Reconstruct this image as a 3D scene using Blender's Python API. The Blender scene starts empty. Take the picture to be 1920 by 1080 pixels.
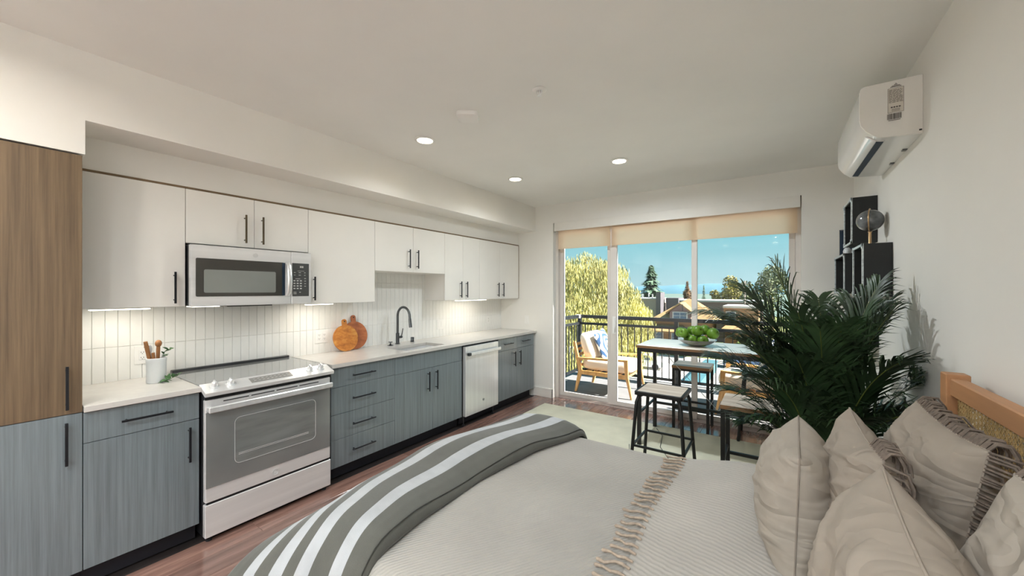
import bpy, math, random
from mathutils import Vector, Matrix, noise
random.seed(7)
R = math.radians
sc = bpy.context.scene
COL = sc.collection

def lin(c):
    c = c / 255.0
    return c / 12.92 if c <= 0.04045 else ((c + 0.055) / 1.055) ** 2.4
def rgb(r, g, b, a=1.0):
    return (lin(r), lin(g), lin(b), a)

# ------------------------------------------------------------------ camera
CAM_H = 1.48
cam = bpy.data.cameras.new('camera')
cam.sensor_width = 36.0
cam.lens = 713.6 / 1920 * 36.0
cam.shift_y = 4.5 / 1920.0
cam.clip_start = 0.05
cam.clip_end = 5000
camo = bpy.data.objects.new('camera', cam)
COL.objects.link(camo)
camo.location = (0, 0, CAM_H)
camo.rotation_euler = (R(90), 0, math.atan(492 / 713.6))
sc.camera = camo

# ------------------------------------------------------------------ sky and sun
SKY_STRENGTH = 0.71
SUN_STRENGTH = 17.0
w = bpy.data.worlds.new('sky')
sc.world = w
w.use_nodes = True
nt = w.node_tree
nt.nodes.clear()
wo = nt.nodes.new('ShaderNodeOutputWorld')
bg = nt.nodes.new('ShaderNodeBackground')
bg.inputs[1].default_value = SKY_STRENGTH
tc = nt.nodes.new('ShaderNodeTexCoord')
sx = nt.nodes.new('ShaderNodeSeparateXYZ')
cr = nt.nodes.new('ShaderNodeValToRGB')
nt.links.new(tc.outputs['Generated'], sx.inputs[0])
nt.links.new(sx.outputs['Z'], cr.inputs[0])
cr.color_ramp.elements[0].position = 0.0
cr.color_ramp.elements[0].color = rgb(186, 222, 228)
cr.color_ramp.elements[1].position = 0.7
cr.color_ramp.elements[1].color = rgb(96, 178, 212)
e = cr.color_ramp.elements.new(0.15)
e.color = rgb(130, 204, 216)
nt.links.new(cr.outputs[0], bg.inputs[0])
nt.links.new(bg.outputs[0], wo.inputs[0])

sun = bpy.data.lights.new('sun', 'SUN')
sun.energy = SUN_STRENGTH
sun.angle = R(1.5)
sun.color = (1.0, 0.96, 0.90)
suno = bpy.data.objects.new('sun', sun)
COL.objects.link(suno)
suno.location = (40, 4, 40)
suno.rotation_euler = Vector((-0.74, -0.11, -0.67)).to_track_quat('-Z', 'Y').to_euler()

vs = sc.view_settings
vs.view_transform = 'Standard'
vs.look = 'None'
vs.gamma = 1.0
vs.use_curve_mapping = False
vs.exposure = 0.55
DOWNLIGHT_W = 8.5
UNDERLIGHT_W = 0.9
cy = sc.cycles
cy.max_bounces = 16
cy.diffuse_bounces = 12
cy.glossy_bounces = 4
cy.transparent_max_bounces = 24
cy.sample_clamp_indirect = 6.0
cy.caustics_reflective = False
cy.caustics_refractive = False

# ------------------------------------------------------------------ materials
MATS = {}
def newmat(name):
    m = bpy.data.materials.new(name)
    m.use_nodes = True
    n = m.node_tree
    return m, n, n.nodes['Principled BSDF']
def mat(name, c, rough=0.5, metal=0.0, var=0.0, vscale=6.0, bump=0.0, bscale=200.0, stretch=(1, 1, 1), spec=0.5, coat=0.0):
    """plain material: base colour with a little noise variation and fine relief"""
    m, n, p = newmat(name)
    p.inputs['Base Color'].default_value = rgb(*c)
    p.inputs['Roughness'].default_value = rough
    p.inputs['Metallic'].default_value = metal
    p.inputs['Specular IOR Level'].default_value = spec
    p.inputs['Coat Weight'].default_value = coat
    t = n.nodes.new('ShaderNodeTexCoord')
    mp = n.nodes.new('ShaderNodeMapping')
    mp.inputs['Scale'].default_value = stretch
    n.links.new(t.outputs['Object'], mp.inputs[0])
    if var > 0:
        nz = n.nodes.new('ShaderNodeTexNoise')
        nz.inputs['Scale'].default_value = vscale
        nz.inputs['Detail'].default_value = 4
        n.links.new(mp.outputs[0], nz.inputs['Vector'])
        r = n.nodes.new('ShaderNodeValToRGB')
        r.color_ramp.elements[0].position = 0.3
        r.color_ramp.elements[1].position = 0.7
        r.color_ramp.elements[0].color = rgb(*[max(0, v * (1 - var)) for v in c])
        r.color_ramp.elements[1].color = rgb(*[min(255, v * (1 + var)) for v in c])
        n.links.new(nz.outputs['Fac'], r.inputs[0])
        n.links.new(r.outputs[0], p.inputs['Base Color'])
    if bump > 0:
        nb = n.nodes.new('ShaderNodeTexNoise')
        nb.inputs['Scale'].default_value = bscale
        nb.inputs['Detail'].default_value = 2
        n.links.new(mp.outputs[0], nb.inputs['Vector'])
        b = n.nodes.new('ShaderNodeBump')
        b.inputs['Strength'].default_value = bump
        b.inputs['Distance'].default_value = 0.004
        n.links.new(nb.outputs['Fac'], b.inputs['Height'])
        n.links.new(b.outputs[0], p.inputs['Normal'])
    MATS[name] = m
    return m
def wood(name, c1, c2, axis=2, scale=14.0, long=0.05, rough=0.5, detail=6.0, bump=0.0, random_obj=0.0, c3=None, coat=0.0):
    """wood grain: noise stretched along one axis"""
    m, n, p = newmat(name)
    p.inputs['Roughness'].default_value = rough
    p.inputs['Coat Weight'].default_value = coat
    p.inputs['Coat Roughness'].default_value = 0.2
    t = n.nodes.new('ShaderNodeTexCoord')
    mp = n.nodes.new('ShaderNodeMapping')
    s = [1, 1, 1]
    s[axis] = long
    mp.inputs['Scale'].default_value = s
    n.links.new(t.outputs['Object'], mp.inputs[0])
    vec = mp.outputs[0]
    if random_obj:
        oi = n.nodes.new('ShaderNodeObjectInfo')
        ad = n.nodes.new('ShaderNodeVectorMath')
        ad.operation = 'MULTIPLY_ADD'
        ad.inputs[1].default_value = (1, 1, 1)
        n.links.new(vec, ad.inputs[0])
        sc_ = n.nodes.new('ShaderNodeMath')
        sc_.operation = 'MULTIPLY'
        sc_.inputs[1].default_value = 37.0
        n.links.new(oi.outputs['Random'], sc_.inputs[0])
        n.links.new(sc_.outputs[0], ad.inputs[2])
        vec = ad.outputs[0]
    nz = n.nodes.new('ShaderNodeTexNoise')
    nz.inputs['Scale'].default_value = scale
    nz.inputs['Detail'].default_value = detail
    nz.inputs['Roughness'].default_value = 0.65
    n.links.new(vec, nz.inputs['Vector'])
    r = n.nodes.new('ShaderNodeValToRGB')
    r.color_ramp.elements[0].position = 0.33
    r.color_ramp.elements[1].position = 0.68
    r.color_ramp.elements[0].color = rgb(*c1)
    r.color_ramp.elements[1].color = rgb(*c2)
    if c3:
        k = r.color_ramp.elements.new(0.5)
        k.color = rgb(*c3)
    n.links.new(nz.outputs['Fac'], r.inputs[0])
    out = r.outputs[0]
    if random_obj:
        hs = n.nodes.new('ShaderNodeHueSaturation')
        mr = n.nodes.new('ShaderNodeMapRange')
        mr.inputs['To Min'].default_value = 1 - random_obj
        mr.inputs['To Max'].default_value = 1 + random_obj
        n.links.new(oi.outputs['Random'], mr.inputs['Value'])
        n.links.new(mr.outputs[0], hs.inputs['Value'])
        n.links.new(out, hs.inputs['Color'])
        out = hs.outputs[0]
    n.links.new(out, p.inputs['Base Color'])
    if bump:
        b = n.nodes.new('ShaderNodeBump')
        b.inputs['Strength'].default_value = bump
        b.inputs['Distance'].default_value = 0.003
        n.links.new(nz.outputs['Fac'], b.inputs['Height'])
        n.links.new(b.outputs[0], p.inputs['Normal'])
    MATS[name] = m
    return m
def emit(name, c, strength):
    m, n, p = newmat(name)
    p.inputs['Base Color'].default_value = rgb(*c)
    p.inputs['Emission Color'].default_value = rgb(*c)
    p.inputs['Emission Strength'].default_value = strength
    MATS[name] = m
    return m
def fabric_wave(name, c, angle_deg, scale, strength, rough=0.9, var=0.04, distort=1.0):
    """woven cloth with rows of relief"""
    m = mat(name, c, rough, 0, var, 3.0)
    n = m.node_tree
    p = n.nodes['Principled BSDF']
    p.inputs['Sheen Weight'].default_value = 0.15
    t = n.nodes.new('ShaderNodeTexCoord')
    mp = n.nodes.new('ShaderNodeMapping')
    mp.inputs['Rotation'].default_value = (0, 0, R(angle_deg))
    n.links.new(t.outputs['Object'], mp.inputs[0])
    wv = n.nodes.new('ShaderNodeTexWave')
    wv.inputs['Scale'].default_value = scale
    wv.inputs['Distortion'].default_value = distort
    wv.inputs['Detail'].default_value = 2
    wv.inputs['Detail Scale'].default_value = 2.0
    n.links.new(mp.outputs[0], wv.inputs['Vector'])
    b = n.nodes.new('ShaderNodeBump')
    b.inputs['Strength'].default_value = strength
    b.inputs['Distance'].default_value = 0.004
    n.links.new(wv.outputs['Fac'], b.inputs['Height'])
    n.links.new(b.outputs[0], p.inputs['Normal'])
    return m

mat('wall', (232, 230, 225), 0.75, var=0.01, vscale=2, bump=0.05, bscale=120)
mat('ceiling', (234, 234, 231), 0.8, var=0.01, vscale=2)
mat('trim', (228, 225, 219), 0.5, var=0.01)
mat('tile', (234, 234, 231), 0.3, var=0.012, vscale=8)
mat('grout', (218, 217, 212), 0.9, var=0.02)
mat('cab_white', (230, 228, 223), 0.5, var=0.008, vscale=3)
mat('cab_edge', (112, 92, 66), 0.7, var=0.08)
wood('cab_grey', (102, 111, 116), (127, 138, 143), 2, 60, 0.022, 0.30, bump=0.02, coat=0.35)
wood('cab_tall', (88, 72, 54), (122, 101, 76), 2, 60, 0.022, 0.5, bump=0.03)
mat('toe', (34, 33, 40), 0.7, var=0.1)
mat('handle', (44, 46, 50), 0.35, 0.7, var=0.05)
mat('handle_bronze', (92, 80, 62), 0.35, 0.8, var=0.05)
mat('quartz', (200, 197, 192), 0.22, var=0.012, vscale=20)
mat('steel', (226, 226, 226), 0.3, 0.35, var=0.03, vscale=3, stretch=(1, 0.2, 8))
mat('steel_bright', (234, 236, 237), 0.28, 0.6, var=0.03, vscale=3, stretch=(1, 8, 0.2))
mat('steel_dark', (92, 94, 97), 0.3, 0.9, var=0.05)
mat('oven_glass', (132, 135, 134), 0.12, 0.25, var=0.05, vscale=3, spec=0.8)
mat('oven_window', (142, 146, 144), 0.1, 0.35, var=0.08, vscale=4, stretch=(1, 1, 6), spec=0.8)
mat('cook_glass', (150, 152, 152), 0.06, 0.35, var=0.02, spec=0.9)
mat('panel_grey', (176, 174, 170), 0.15, 0.4, var=0.05)
mat('mw_glass', (70, 68, 64), 0.15, 0.2, var=0.05)
mat('mw_window', (142, 146, 142), 0.18, 0.3, var=0.02)
mat('mw_keys', (78, 80, 80), 0.3, 0.2, var=0.04)
mat('key_print', (205, 205, 202), 0.6, var=0.02)
mat('black', (18, 18, 20), 0.5, var=0.1)
mat('rubber', (30, 30, 32), 0.8, var=0.1)
mat('faucet', (98, 101, 104), 0.25, 0.9, var=0.03)
mat('white_plastic', (236, 235, 232), 0.35, var=0.008)
mat('slot', (60, 58, 56), 0.6, var=0.05)
mat('ceramic', (222, 226, 228), 0.3, var=0.01)
wood('board_light', (150, 86, 26), (206, 148, 70), 1, 22, 0.5, 0.55, c3=(186, 116, 44))
wood('board_red', (140, 78, 44), (190, 118, 72), 1, 18, 0.4, 0.55, c3=(170, 98, 58))
wood('spoon', (118, 74, 40), (172, 120, 72), 2, 40, 0.1, 0.6)
mat('spoon_grey', (188, 188, 190), 0.5, var=0.05)
mat('leaf', (62, 98, 56), 0.5, var=0.15, vscale=30)
mat('ac_white', (228, 226, 221), 0.4, var=0.008)
mat('ac_gloss', (238, 238, 236), 0.12, var=0.006)
mat('print_dark', (70, 66, 62), 0.7, var=0.05)
mat('paper', (206, 200, 190), 0.7, var=0.02)
mat('shelf_black', (26, 28, 28), 0.6, var=0.12, vscale=10)
mat('shelf_inner', (14, 13, 13), 0.8, var=0.1)
mat('shelf_rim', (196, 204, 206), 0.4, 0.3, var=0.12, vscale=60)
mat('gold', (196, 164, 124), 0.3, 0.8, var=0.05)
mat('book_blue', (26, 46, 66), 0.6, var=0.1)
wood('floor_plank', (116, 88, 79), (166, 130, 117), 1, 30, 0.06, 0.16, random_obj=0.12, c3=(140, 107, 96), coat=0.7)
mat('subfloor', (40, 32, 30), 0.8, var=0.1)
mat('rug', (208, 206, 186), 0.95, var=0.035, vscale=5, bump=0.5, bscale=220)
mat('frame_vinyl', (214, 208, 202), 0.45, var=0.012)
mat('track', (188, 176, 170), 0.4, 0.2, var=0.05)
mat('black_steel', (44, 43, 42), 0.4, 0.5, var=0.08)
wood('table_wood_glare', (236, 226, 210), (248, 242, 232), 0, 20, 0.08, 0.3, bump=0.03, coat=0.3)  # whitened to paint window glare into the top; the wood itself is brown
wood('edge_wood', (112, 80, 50), (150, 110, 72), 0, 20, 0.08, 0.5)
wood('stool_wood', (172, 154, 136), (212, 202, 190), 0, 18, 0.1, 0.4)
mat('wire', (205, 205, 205), 0.3, 0.8, var=0.03)
mat('cord', (40, 40, 40), 0.6, var=0.1)
mat('apple', (92, 130, 34), 0.4, var=0.16, vscale=12, spec=0.4)
mat('apple_stem', (64, 48, 26), 0.7, var=0.1)
mat('bed_wood', (172, 126, 88), 0.5, var=0.06, vscale=4, stretch=(6, 0.6, 6))
mat('cane', (198, 170, 118), 0.6, var=0.12, vscale=40)
fabric_wave('coverlet', (158, 154, 147), 33, 26, 0.5, distort=0.8)
fabric_wave('blanket', (166, 161, 154), 112, 17, 0.4, distort=2.2)
mat('mattress', (225, 220, 212), 0.9, var=0.01)
mat('tassel', (162, 146, 130), 0.9, var=0.12, vscale=60)
mat('pillow', (152, 141, 129), 0.85, var=0.015, vscale=3, bump=0.15, bscale=500)
mat('pillow_pale', (160, 151, 140), 0.85, var=0.015, vscale=3, bump=0.15, bscale=500)
mat('seam', (136, 126, 116), 0.9, var=0.05)
mat('throw_seam', (58, 58, 54), 0.9, var=0.05)
mat('far_land', (74, 92, 84), 1.0, var=0.15, vscale=0.02)
mat('fringe', (108, 96, 86), 0.9, var=0.15, vscale=60)
mat('frond', (46, 66, 40), 0.42, var=0.28, vscale=9)
mat('rachis', (88, 96, 40), 0.5, var=0.15)
mat('pot', (120, 112, 104), 0.7, var=0.06)
mat('soil', (48, 38, 30), 0.95, var=0.2)
wood('teak', (196, 142, 76), (226, 178, 112), 2, 24, 0.1, 0.5)
mat('cushion', (224, 214, 198), 0.9, var=0.015, bump=0.2, bscale=400)
mat('balcony', (112, 112, 112), 0.8, var=0.05, vscale=8)
mat('balcony_edge', (206, 212, 214), 0.6, var=0.05)
mat('railing', (36, 39, 44), 0.4, 0.4, var=0.05)
mat('rail_cap', (206, 204, 200), 0.5, var=0.03)
mat('ext_wall', (190, 184, 174), 0.85, var=0.03)
mat('willow', (160, 154, 90), 0.7, var=0.25, vscale=1.2)
mat('bark', (104, 84, 62), 0.9, var=0.2)
mat('conifer', (92, 118, 94), 0.8, var=0.3, vscale=1.0)
mat('foliage_yellow', (122, 114, 42), 0.7, var=0.25, vscale=0.6)
mat('foliage_green', (92, 102, 66), 0.7, var=0.25, vscale=0.6)
mat('foliage_rust', (116, 88, 56), 0.7, var=0.25, vscale=0.6)
mat('roof_tan', (134, 108, 70), 0.9, var=0.08, vscale=3)
mat('roof_white', (170, 170, 172), 0.8, var=0.03)
mat('siding_tan', (138, 106, 74), 0.85, var=0.05)
mat('siding_beige', (150, 138, 130), 0.85, var=0.04)
mat('siding_plum', (112, 92, 90), 0.85, var=0.05)
mat('siding_dark', (92, 88, 92), 0.85, var=0.05)
mat('house_trim', (170, 168, 164), 0.7, var=0.02)
mat('far_glass', (84, 100, 118), 0.15, 0.3, var=0.1)
mat('road', (120, 118, 116), 0.9, var=0.05, vscale=0.4)
mat('pavement', (200, 197, 190), 0.9, var=0.04, vscale=0.5)
mat('lawn', (100, 106, 58), 0.95, var=0.2, vscale=0.8)
mat('teal', (54, 96, 104), 0.7, var=0.06)
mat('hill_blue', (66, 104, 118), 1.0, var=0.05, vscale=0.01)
mat('car_white', (222, 222, 220), 0.3, 0.1, var=0.02)
mat('car_dark', (60, 64, 72), 0.3, 0.2, var=0.05)
mat('car_blue', (70, 96, 132), 0.3, 0.2, var=0.05)
mat('shrub', (82, 94, 40), 0.8, var=0.3, vscale=1.0)
emit('lamp', (255, 250, 238), 6.0)
emit('led', (255, 248, 230), 5.0)

def creases(m):
    # soft folds in the pillow cloth
    n = m.node_tree
    p = n.nodes['Principled BSDF']
    t = n.nodes.new('ShaderNodeTexCoord')
    mp = n.nodes.new('ShaderNodeMapping')
    mp.inputs['Scale'].default_value = (2.0, 3.2, 8.5)
    mp.inputs['Rotation'].default_value = (R(24), 0, 0)
    n.links.new(t.outputs['Object'], mp.inputs[0])
    oi = n.nodes.new('ShaderNodeObjectInfo')
    nz = n.nodes.new('ShaderNodeTexNoise')
    nz.noise_dimensions = '4D'
    nz.inputs['Scale'].default_value = 1.0
    nz.inputs['Detail'].default_value = 2.5
    nz.inputs['Distortion'].default_value = 0.7
    ml = n.nodes.new('ShaderNodeMath')
    ml.operation = 'MULTIPLY'
    ml.inputs[1].default_value = 40.0
    n.links.new(oi.outputs['Random'], ml.inputs[0])
    n.links.new(ml.outputs[0], nz.inputs['W'])
    n.links.new(mp.outputs[0], nz.inputs['Vector'])
    b = n.nodes.new('ShaderNodeBump')
    b.inputs['Strength'].default_value = 0.8
    b.inputs['Distance'].default_value = 0.055
    ab = n.nodes.new('ShaderNodeMath')
    ab.operation = 'PINGPONG'
    ab.inputs[1].default_value = 0.09
    n.links.new(nz.outputs['Fac'], ab.inputs[0])
    n.links.new(ab.outputs[0], b.inputs['Height'])
    n.links.new(b.outputs[0], p.inputs['Normal'])
creases(MATS['pillow'])
creases(MATS['pillow_pale'])
def special_mats():
    # window glass: clear with a weak mirror reflection
    m, n, p = newmat('glass')
    n.nodes.remove(p)
    o = n.nodes['Material Output']
    mx = n.nodes.new('ShaderNodeMixShader')
    tr = n.nodes.new('ShaderNodeBsdfTransparent')
    gl = n.nodes.new('ShaderNodeBsdfGlossy')
    gl.inputs['Roughness'].default_value = 0.0
    fr = n.nodes.new('ShaderNodeFresnel')
    fr.inputs['IOR'].default_value = 1.35
    n.links.new(fr.outputs[0], mx.inputs[0])
    n.links.new(tr.outputs[0], mx.inputs[1])
    n.links.new(gl.outputs[0], mx.inputs[2])
    n.links.new(mx.outputs[0], o.inputs[0])
    MATS['glass'] = m
    # bowl glass
    m = mat('bowl_glass', (250, 250, 250), 0.03)
    m.node_tree.nodes['Principled BSDF'].inputs['Transmission Weight'].default_value = 0.85
    # roller shade: woven cloth that lets light through
    m, n, p = newmat('shade')
    n.nodes.remove(p)
    o = n.nodes['Material Output']
    mx = n.nodes.new('ShaderNodeMixShader')
    mx.inputs[0].default_value = 0.62
    df = n.nodes.new('ShaderNodeBsdfDiffuse')
    df.inputs[0].default_value = rgb(236, 208, 150)
    tl = n.nodes.new('ShaderNodeBsdfTranslucent')
    tl.inputs[0].default_value = rgb(255, 244, 238)
    t = n.nodes.new('ShaderNodeTexCoord')
    mp = n.nodes.new('ShaderNodeMapping')
    mp.inputs['Scale'].default_value = (160, 1, 300)
    nz = n.nodes.new('ShaderNodeTexNoise')
    nz.inputs['Scale'].default_value = 1.0
    r = n.nodes.new('ShaderNodeValToRGB')
    r.color_ramp.elements[0].color = rgb(244, 228, 196)
    r.color_ramp.elements[1].color = rgb(252, 238, 208)
    n.links.new(t.outputs['Object'], mp.inputs[0])
    n.links.new(mp.outputs[0], nz.inputs['Vector'])
    n.links.new(nz.outputs['Fac'], r.inputs[0])
    n.links.new(r.outputs[0], df.inputs[0])
    n.links.new(df.outputs[0], mx.inputs[1])
    n.links.new(tl.outputs[0], mx.inputs[2])
    m3 = n.nodes.new('ShaderNodeMixShader')
    m3.inputs[0].default_value = 0.3
    tp = n.nodes.new('ShaderNodeBsdfTransparent')
    tp.inputs[0].default_value = rgb(255, 240, 226)
    n.links.new(mx.outputs[0], m3.inputs[1])
    n.links.new(tp.outputs[0], m3.inputs[2])
    n.links.new(m3.outputs[0], o.inputs[0])
    MATS['shade'] = m
    # striped throw: stripes follow the cloth's own width (UV u)
    m, n, p = newmat('throw')
    p.inputs['Roughness'].default_value = 0.95
    p.inputs['Sheen Weight'].default_value = 0.2
    uv = n.nodes.new('ShaderNodeUVMap')
    sp = n.nodes.new('ShaderNodeSeparateXYZ')
    n.links.new(uv.outputs[0], sp.inputs[0])
    r = n.nodes.new('ShaderNodeValToRGB')
    r.color_ramp.interpolation = 'CONSTANT'
    dark, pale = rgb(86, 86, 80), rgb(170, 173, 176)
    edges = [(0.0, dark)] + [(round(q / .86, 4), pale if i % 2 == 0 else dark) for i, q in enumerate((.158, .238, .356, .436, .504, .587, .673, .744))]
    el = r.color_ramp.elements
    el[0].position, el[0].color = edges[0]
    el[1].position, el[1].color = edges[-1]
    for ps, c in edges[1:-1]:
        q = el.new(ps)
        q.color = c
    n.links.new(sp.outputs['X'], r.inputs[0])
    nz = n.nodes.new('ShaderNodeTexNoise')
    nz.inputs['Scale'].default_value = 1.0
    nz.inputs['Detail'].default_value = 5
    mp = n.nodes.new('ShaderNodeMapping')
    mp.inputs['Scale'].default_value = (6, 26, 1)
    n.links.new(uv.outputs[0], mp.inputs[0])
    n.links.new(mp.outputs[0], nz.inputs['Vector'])
    mr = n.nodes.new('ShaderNodeMapRange')
    mr.inputs['To Min'].default_value = 0.78
    mr.inputs['To Max'].default_value = 1.2
    n.links.new(nz.outputs['Fac'], mr.inputs['Value'])
    hs = n.nodes.new('ShaderNodeHueSaturation')
    n.links.new(mr.outputs[0], hs.inputs['Value'])
    n.links.new(r.outputs[0], hs.inputs['Color'])
    n.links.new(hs.outputs[0], p.inputs['Base Color'])
    wv = n.nodes.new('ShaderNodeTexNoise')
    wv.inputs['Scale'].default_value = 380
    tco = n.nodes.new('ShaderNodeTexCoord')
    n.links.new(tco.outputs['Object'], wv.inputs['Vector'])
    b = n.nodes.new('ShaderNodeBump')
    b.inputs['Strength'].default_value = 0.4
    b.inputs['Distance'].default_value = 0.003
    n.links.new(wv.outputs['Fac'], b.inputs['Height'])
    n.links.new(b.outputs[0], p.inputs['Normal'])
    MATS['throw'] = m
    # blue and white dyed cushion
    m, n, p = newmat('ikat')
    p.inputs['Roughness'].default_value = 0.9
    t = n.nodes.new('ShaderNodeTexCoord')
    mp = n.nodes.new('ShaderNodeMapping')
    mp.inputs['Scale'].default_value = (1, 5.2, 5.2)
    n.links.new(t.outputs['Object'], mp.inputs[0])
    wv = n.nodes.new('ShaderNodeTexWave')
    wv.wave_type = 'RINGS'
    wv.inputs['Scale'].default_value = 0.9
    wv.inputs['Distortion'].default_value = 3.5
    wv.inputs['Detail'].default_value = 3
    n.links.new(mp.outputs[0], wv.inputs['Vector'])
    r = n.nodes.new('ShaderNodeValToRGB')
    r.color_ramp.elements[0].position = 0.42
    r.color_ramp.elements[0].color = rgb(40, 74, 112)
    r.color_ramp.elements[1].position = 0.6
    r.color_ramp.elements[1].color = rgb(232, 230, 226)
    n.links.new(wv.outputs['Fac'], r.inputs[0])
    n.links.new(r.outputs[0], p.inputs['Base Color'])
    MATS['ikat'] = m
    # grey marbled globe
    m = mat('globe', (96, 98, 100), 0.18, 0.1, var=0.35, vscale=14)
special_mats()

# ------------------------------------------------------------------ mesh builder
class MB:
    def __init__(s):
        s.v, s.f, s.uv = [], [], None
    def add(s, vs_, fs):
        k = len(s.v)
        s.v += [tuple(p) for p in vs_]
        s.f += [tuple(i + k for i in q) for q in fs]
        return s
    def box(s, x0, x1, y0, y1, z0, z1, c=0.0, xf=None):
        x0, x1 = min(x0, x1), max(x0, x1)
        y0, y1 = min(y0, y1), max(y0, y1)
        z0, z1 = min(z0, z1), max(z0, z1)
        c = min(c, (x1 - x0) * .45, (y1 - y0) * .45, (z1 - z0) * .45)
        if c <= 0:
            vs_ = [(x, y, z) for x in (x0, x1) for y in (y0, y1) for z in (z0, z1)]
            fs = [(0, 1, 3, 2), (4, 6, 7, 5), (0, 4, 5, 1), (2, 3, 7, 6), (0, 2, 6, 4), (1, 5, 7, 3)]
        else:
            vs_, idx = [], {}
            for ix, x in enumerate((x0, x1)):
                for iy, y in enumerate((y0, y1)):
                    for iz, z in enumerate((z0, z1)):
                        dx, dy, dz = (c, -c)[ix], (c, -c)[iy], (c, -c)[iz]
                        for a, p in enumerate(((x, y + dy, z + dz), (x + dx, y, z + dz), (x + dx, y + dy, z))):
                            idx[ix, iy, iz, a] = len(vs_)
                            vs_.append(p)
            g = lambda a, b, d, k: idx[a, b, d, k]
            fs = []
            for q in (0, 1):
                fs += [[g(q, 0, 0, 0), g(q, 1, 0, 0), g(q, 1, 1, 0), g(q, 0, 1, 0)],
                       [g(0, q, 0, 1), g(1, q, 0, 1), g(1, q, 1, 1), g(0, q, 1, 1)],
                       [g(0, 0, q, 2), g(1, 0, q, 2), g(1, 1, q, 2), g(0, 1, q, 2)]]
            for a in (0, 1):
                for b in (0, 1):
                    fs += [[g(a, b, 0, 0), g(a, b, 1, 0), g(a, b, 1, 1), g(a, b, 0, 1)],
                           [g(a, 0, b, 0), g(a, 1, b, 0), g(a, 1, b, 2), g(a, 0, b, 2)],
                           [g(0, a, b, 1), g(1, a, b, 1), g(1, a, b, 2), g(0, a, b, 2)]]
                    for d in (0, 1):
                        fs.append([g(a, b, d, 0), g(a, b, d, 1), g(a, b, d, 2)])
            ctr = Vector(((x0 + x1) / 2, (y0 + y1) / 2, (z0 + z1) / 2))
            out = []
            for q in fs:
                p = [Vector(vs_[i]) for i in q]
                nn = (p[1] - p[0]).cross(p[2] - p[0])
                m = sum(p, Vector()) / len(p)
                out.append(tuple(q) if nn.dot(m - ctr) > 0 else tuple(reversed(q)))
            fs = out
        if xf:
            vs_ = [xf @ Vector(p) for p in vs_]
        return s.add(vs_, fs)
    def cyl(s, p0, p1, r0, r1=None, n=12):
        r1 = r0 if r1 is None else r1
        return s.tube([p0, p1], [r0, r1], n)
    def tube(s, pts, r, n=8, sq=False, flat=1.0):
        pts = [Vector(p) for p in pts]
        rs = r if isinstance(r, (list, tuple)) else [r] * len(pts)
        t0 = (pts[1] - pts[0]).normalized()
        up = Vector((0, 0, 1)) if abs(t0.z) < 0.9 else Vector((1, 0, 0))
        a = t0.cross(up).normalized()
        vs_, fs = [], []
        for i, p in enumerate(pts):
            if i == 0:
                t = t0
            elif i == len(pts) - 1:
                t = (pts[i] - pts[i - 1]).normalized()
            else:
                t = ((pts[i + 1] - pts[i]).normalized() + (pts[i] - pts[i - 1]).normalized()).normalized()
            a = (a - t * a.dot(t)).normalized()
            b = t.cross(a)
            for k in range(n):
                an = 2 * math.pi * (k + (0.5 if sq else 0)) / n
                vs_.append(p + (a * math.cos(an) + b * math.sin(an) * flat) * rs[i])
        for i in range(len(pts) - 1):
            for k in range(n):
                k2 = (k + 1) % n
                fs.append((i * n + k, i * n + k2, (i + 1) * n + k2, (i + 1) * n + k))
        fs.append(tuple(reversed(range(n))))
        m = (len(pts) - 1) * n
        fs.append(tuple(m + k for k in range(n)))
        return s.add(vs_, fs)
    def lathe(s, prof, ctr=(0, 0, 0), n=24):
        vs_, fs = [], []
        for (r, z) in prof:
            for k in range(n):
                a = 2 * math.pi * k / n
                vs_.append((ctr[0] + r * math.cos(a), ctr[1] + r * math.sin(a), ctr[2] + z))
        for i in range(len(prof) - 1):
            for k in range(n):
                k2 = (k + 1) % n
                fs.append((i * n + k, i * n + k2, (i + 1) * n + k2, (i + 1) * n + k))
        if prof[0][0] > 1e-5:
            fs.append(tuple(reversed(range(n))))
        if prof[-1][0] > 1e-5:
            fs.append(tuple((len(prof) - 1) * n + k for k in range(n)))
        return s.add(vs_, fs)
    def prism(s, poly, axis, lo, hi):
        """poly: 2-D outline in the two other axes (in x,y,z order)"""
        def mk(p, h):
            return (h, p[0], p[1]) if axis == 0 else ((p[0], h, p[1]) if axis == 1 else (p[0], p[1], h))
        n = len(poly)
        vs_ = [mk(p, lo) for p in poly] + [mk(p, hi) for p in poly]
        fs = [tuple(range(n)), tuple(reversed(range(n, 2 * n)))]
        fs += [(i, n + i, n + (i + 1) % n, (i + 1) % n) for i in range(n)]
        return s.add(vs_, fs)
    def grid(s, fn, nu, nv, uv=False):
        vs_ = [fn(i / nu, j / nv) for i in range(nu + 1) for j in range(nv + 1)]
        fs = [(i * (nv + 1) + j, (i + 1) * (nv + 1) + j, (i + 1) * (nv + 1) + j + 1, i * (nv + 1) + j + 1) for i in range(nu) for j in range(nv)]
        if uv:
            s.uv = [(i / nu, j / nv) for i in range(nu + 1) for j in range(nv + 1)]
        return s.add(vs_, fs)
    def ball(s, c, r, nu=14, nv=9, sc3=(1, 1, 1)):
        prof = []
        vs_, fs = [], []
        for j in range(nv + 1):
            t = math.pi * j / nv
            for i in range(nu):
                a = 2 * math.pi * i / nu
                vs_.append((c[0] + r * sc3[0] * math.sin(t) * math.cos(a), c[1] + r * sc3[1] * math.sin(t) * math.sin(a), c[2] - r * sc3[2] * math.cos(t)))
        for j in range(nv):
            for i in range(nu):
                i2 = (i + 1) % nu
                fs.append((j * nu + i, j * nu + i2, (j + 1) * nu + i2, (j + 1) * nu + i))
        return s.add(vs_, fs)
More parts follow.
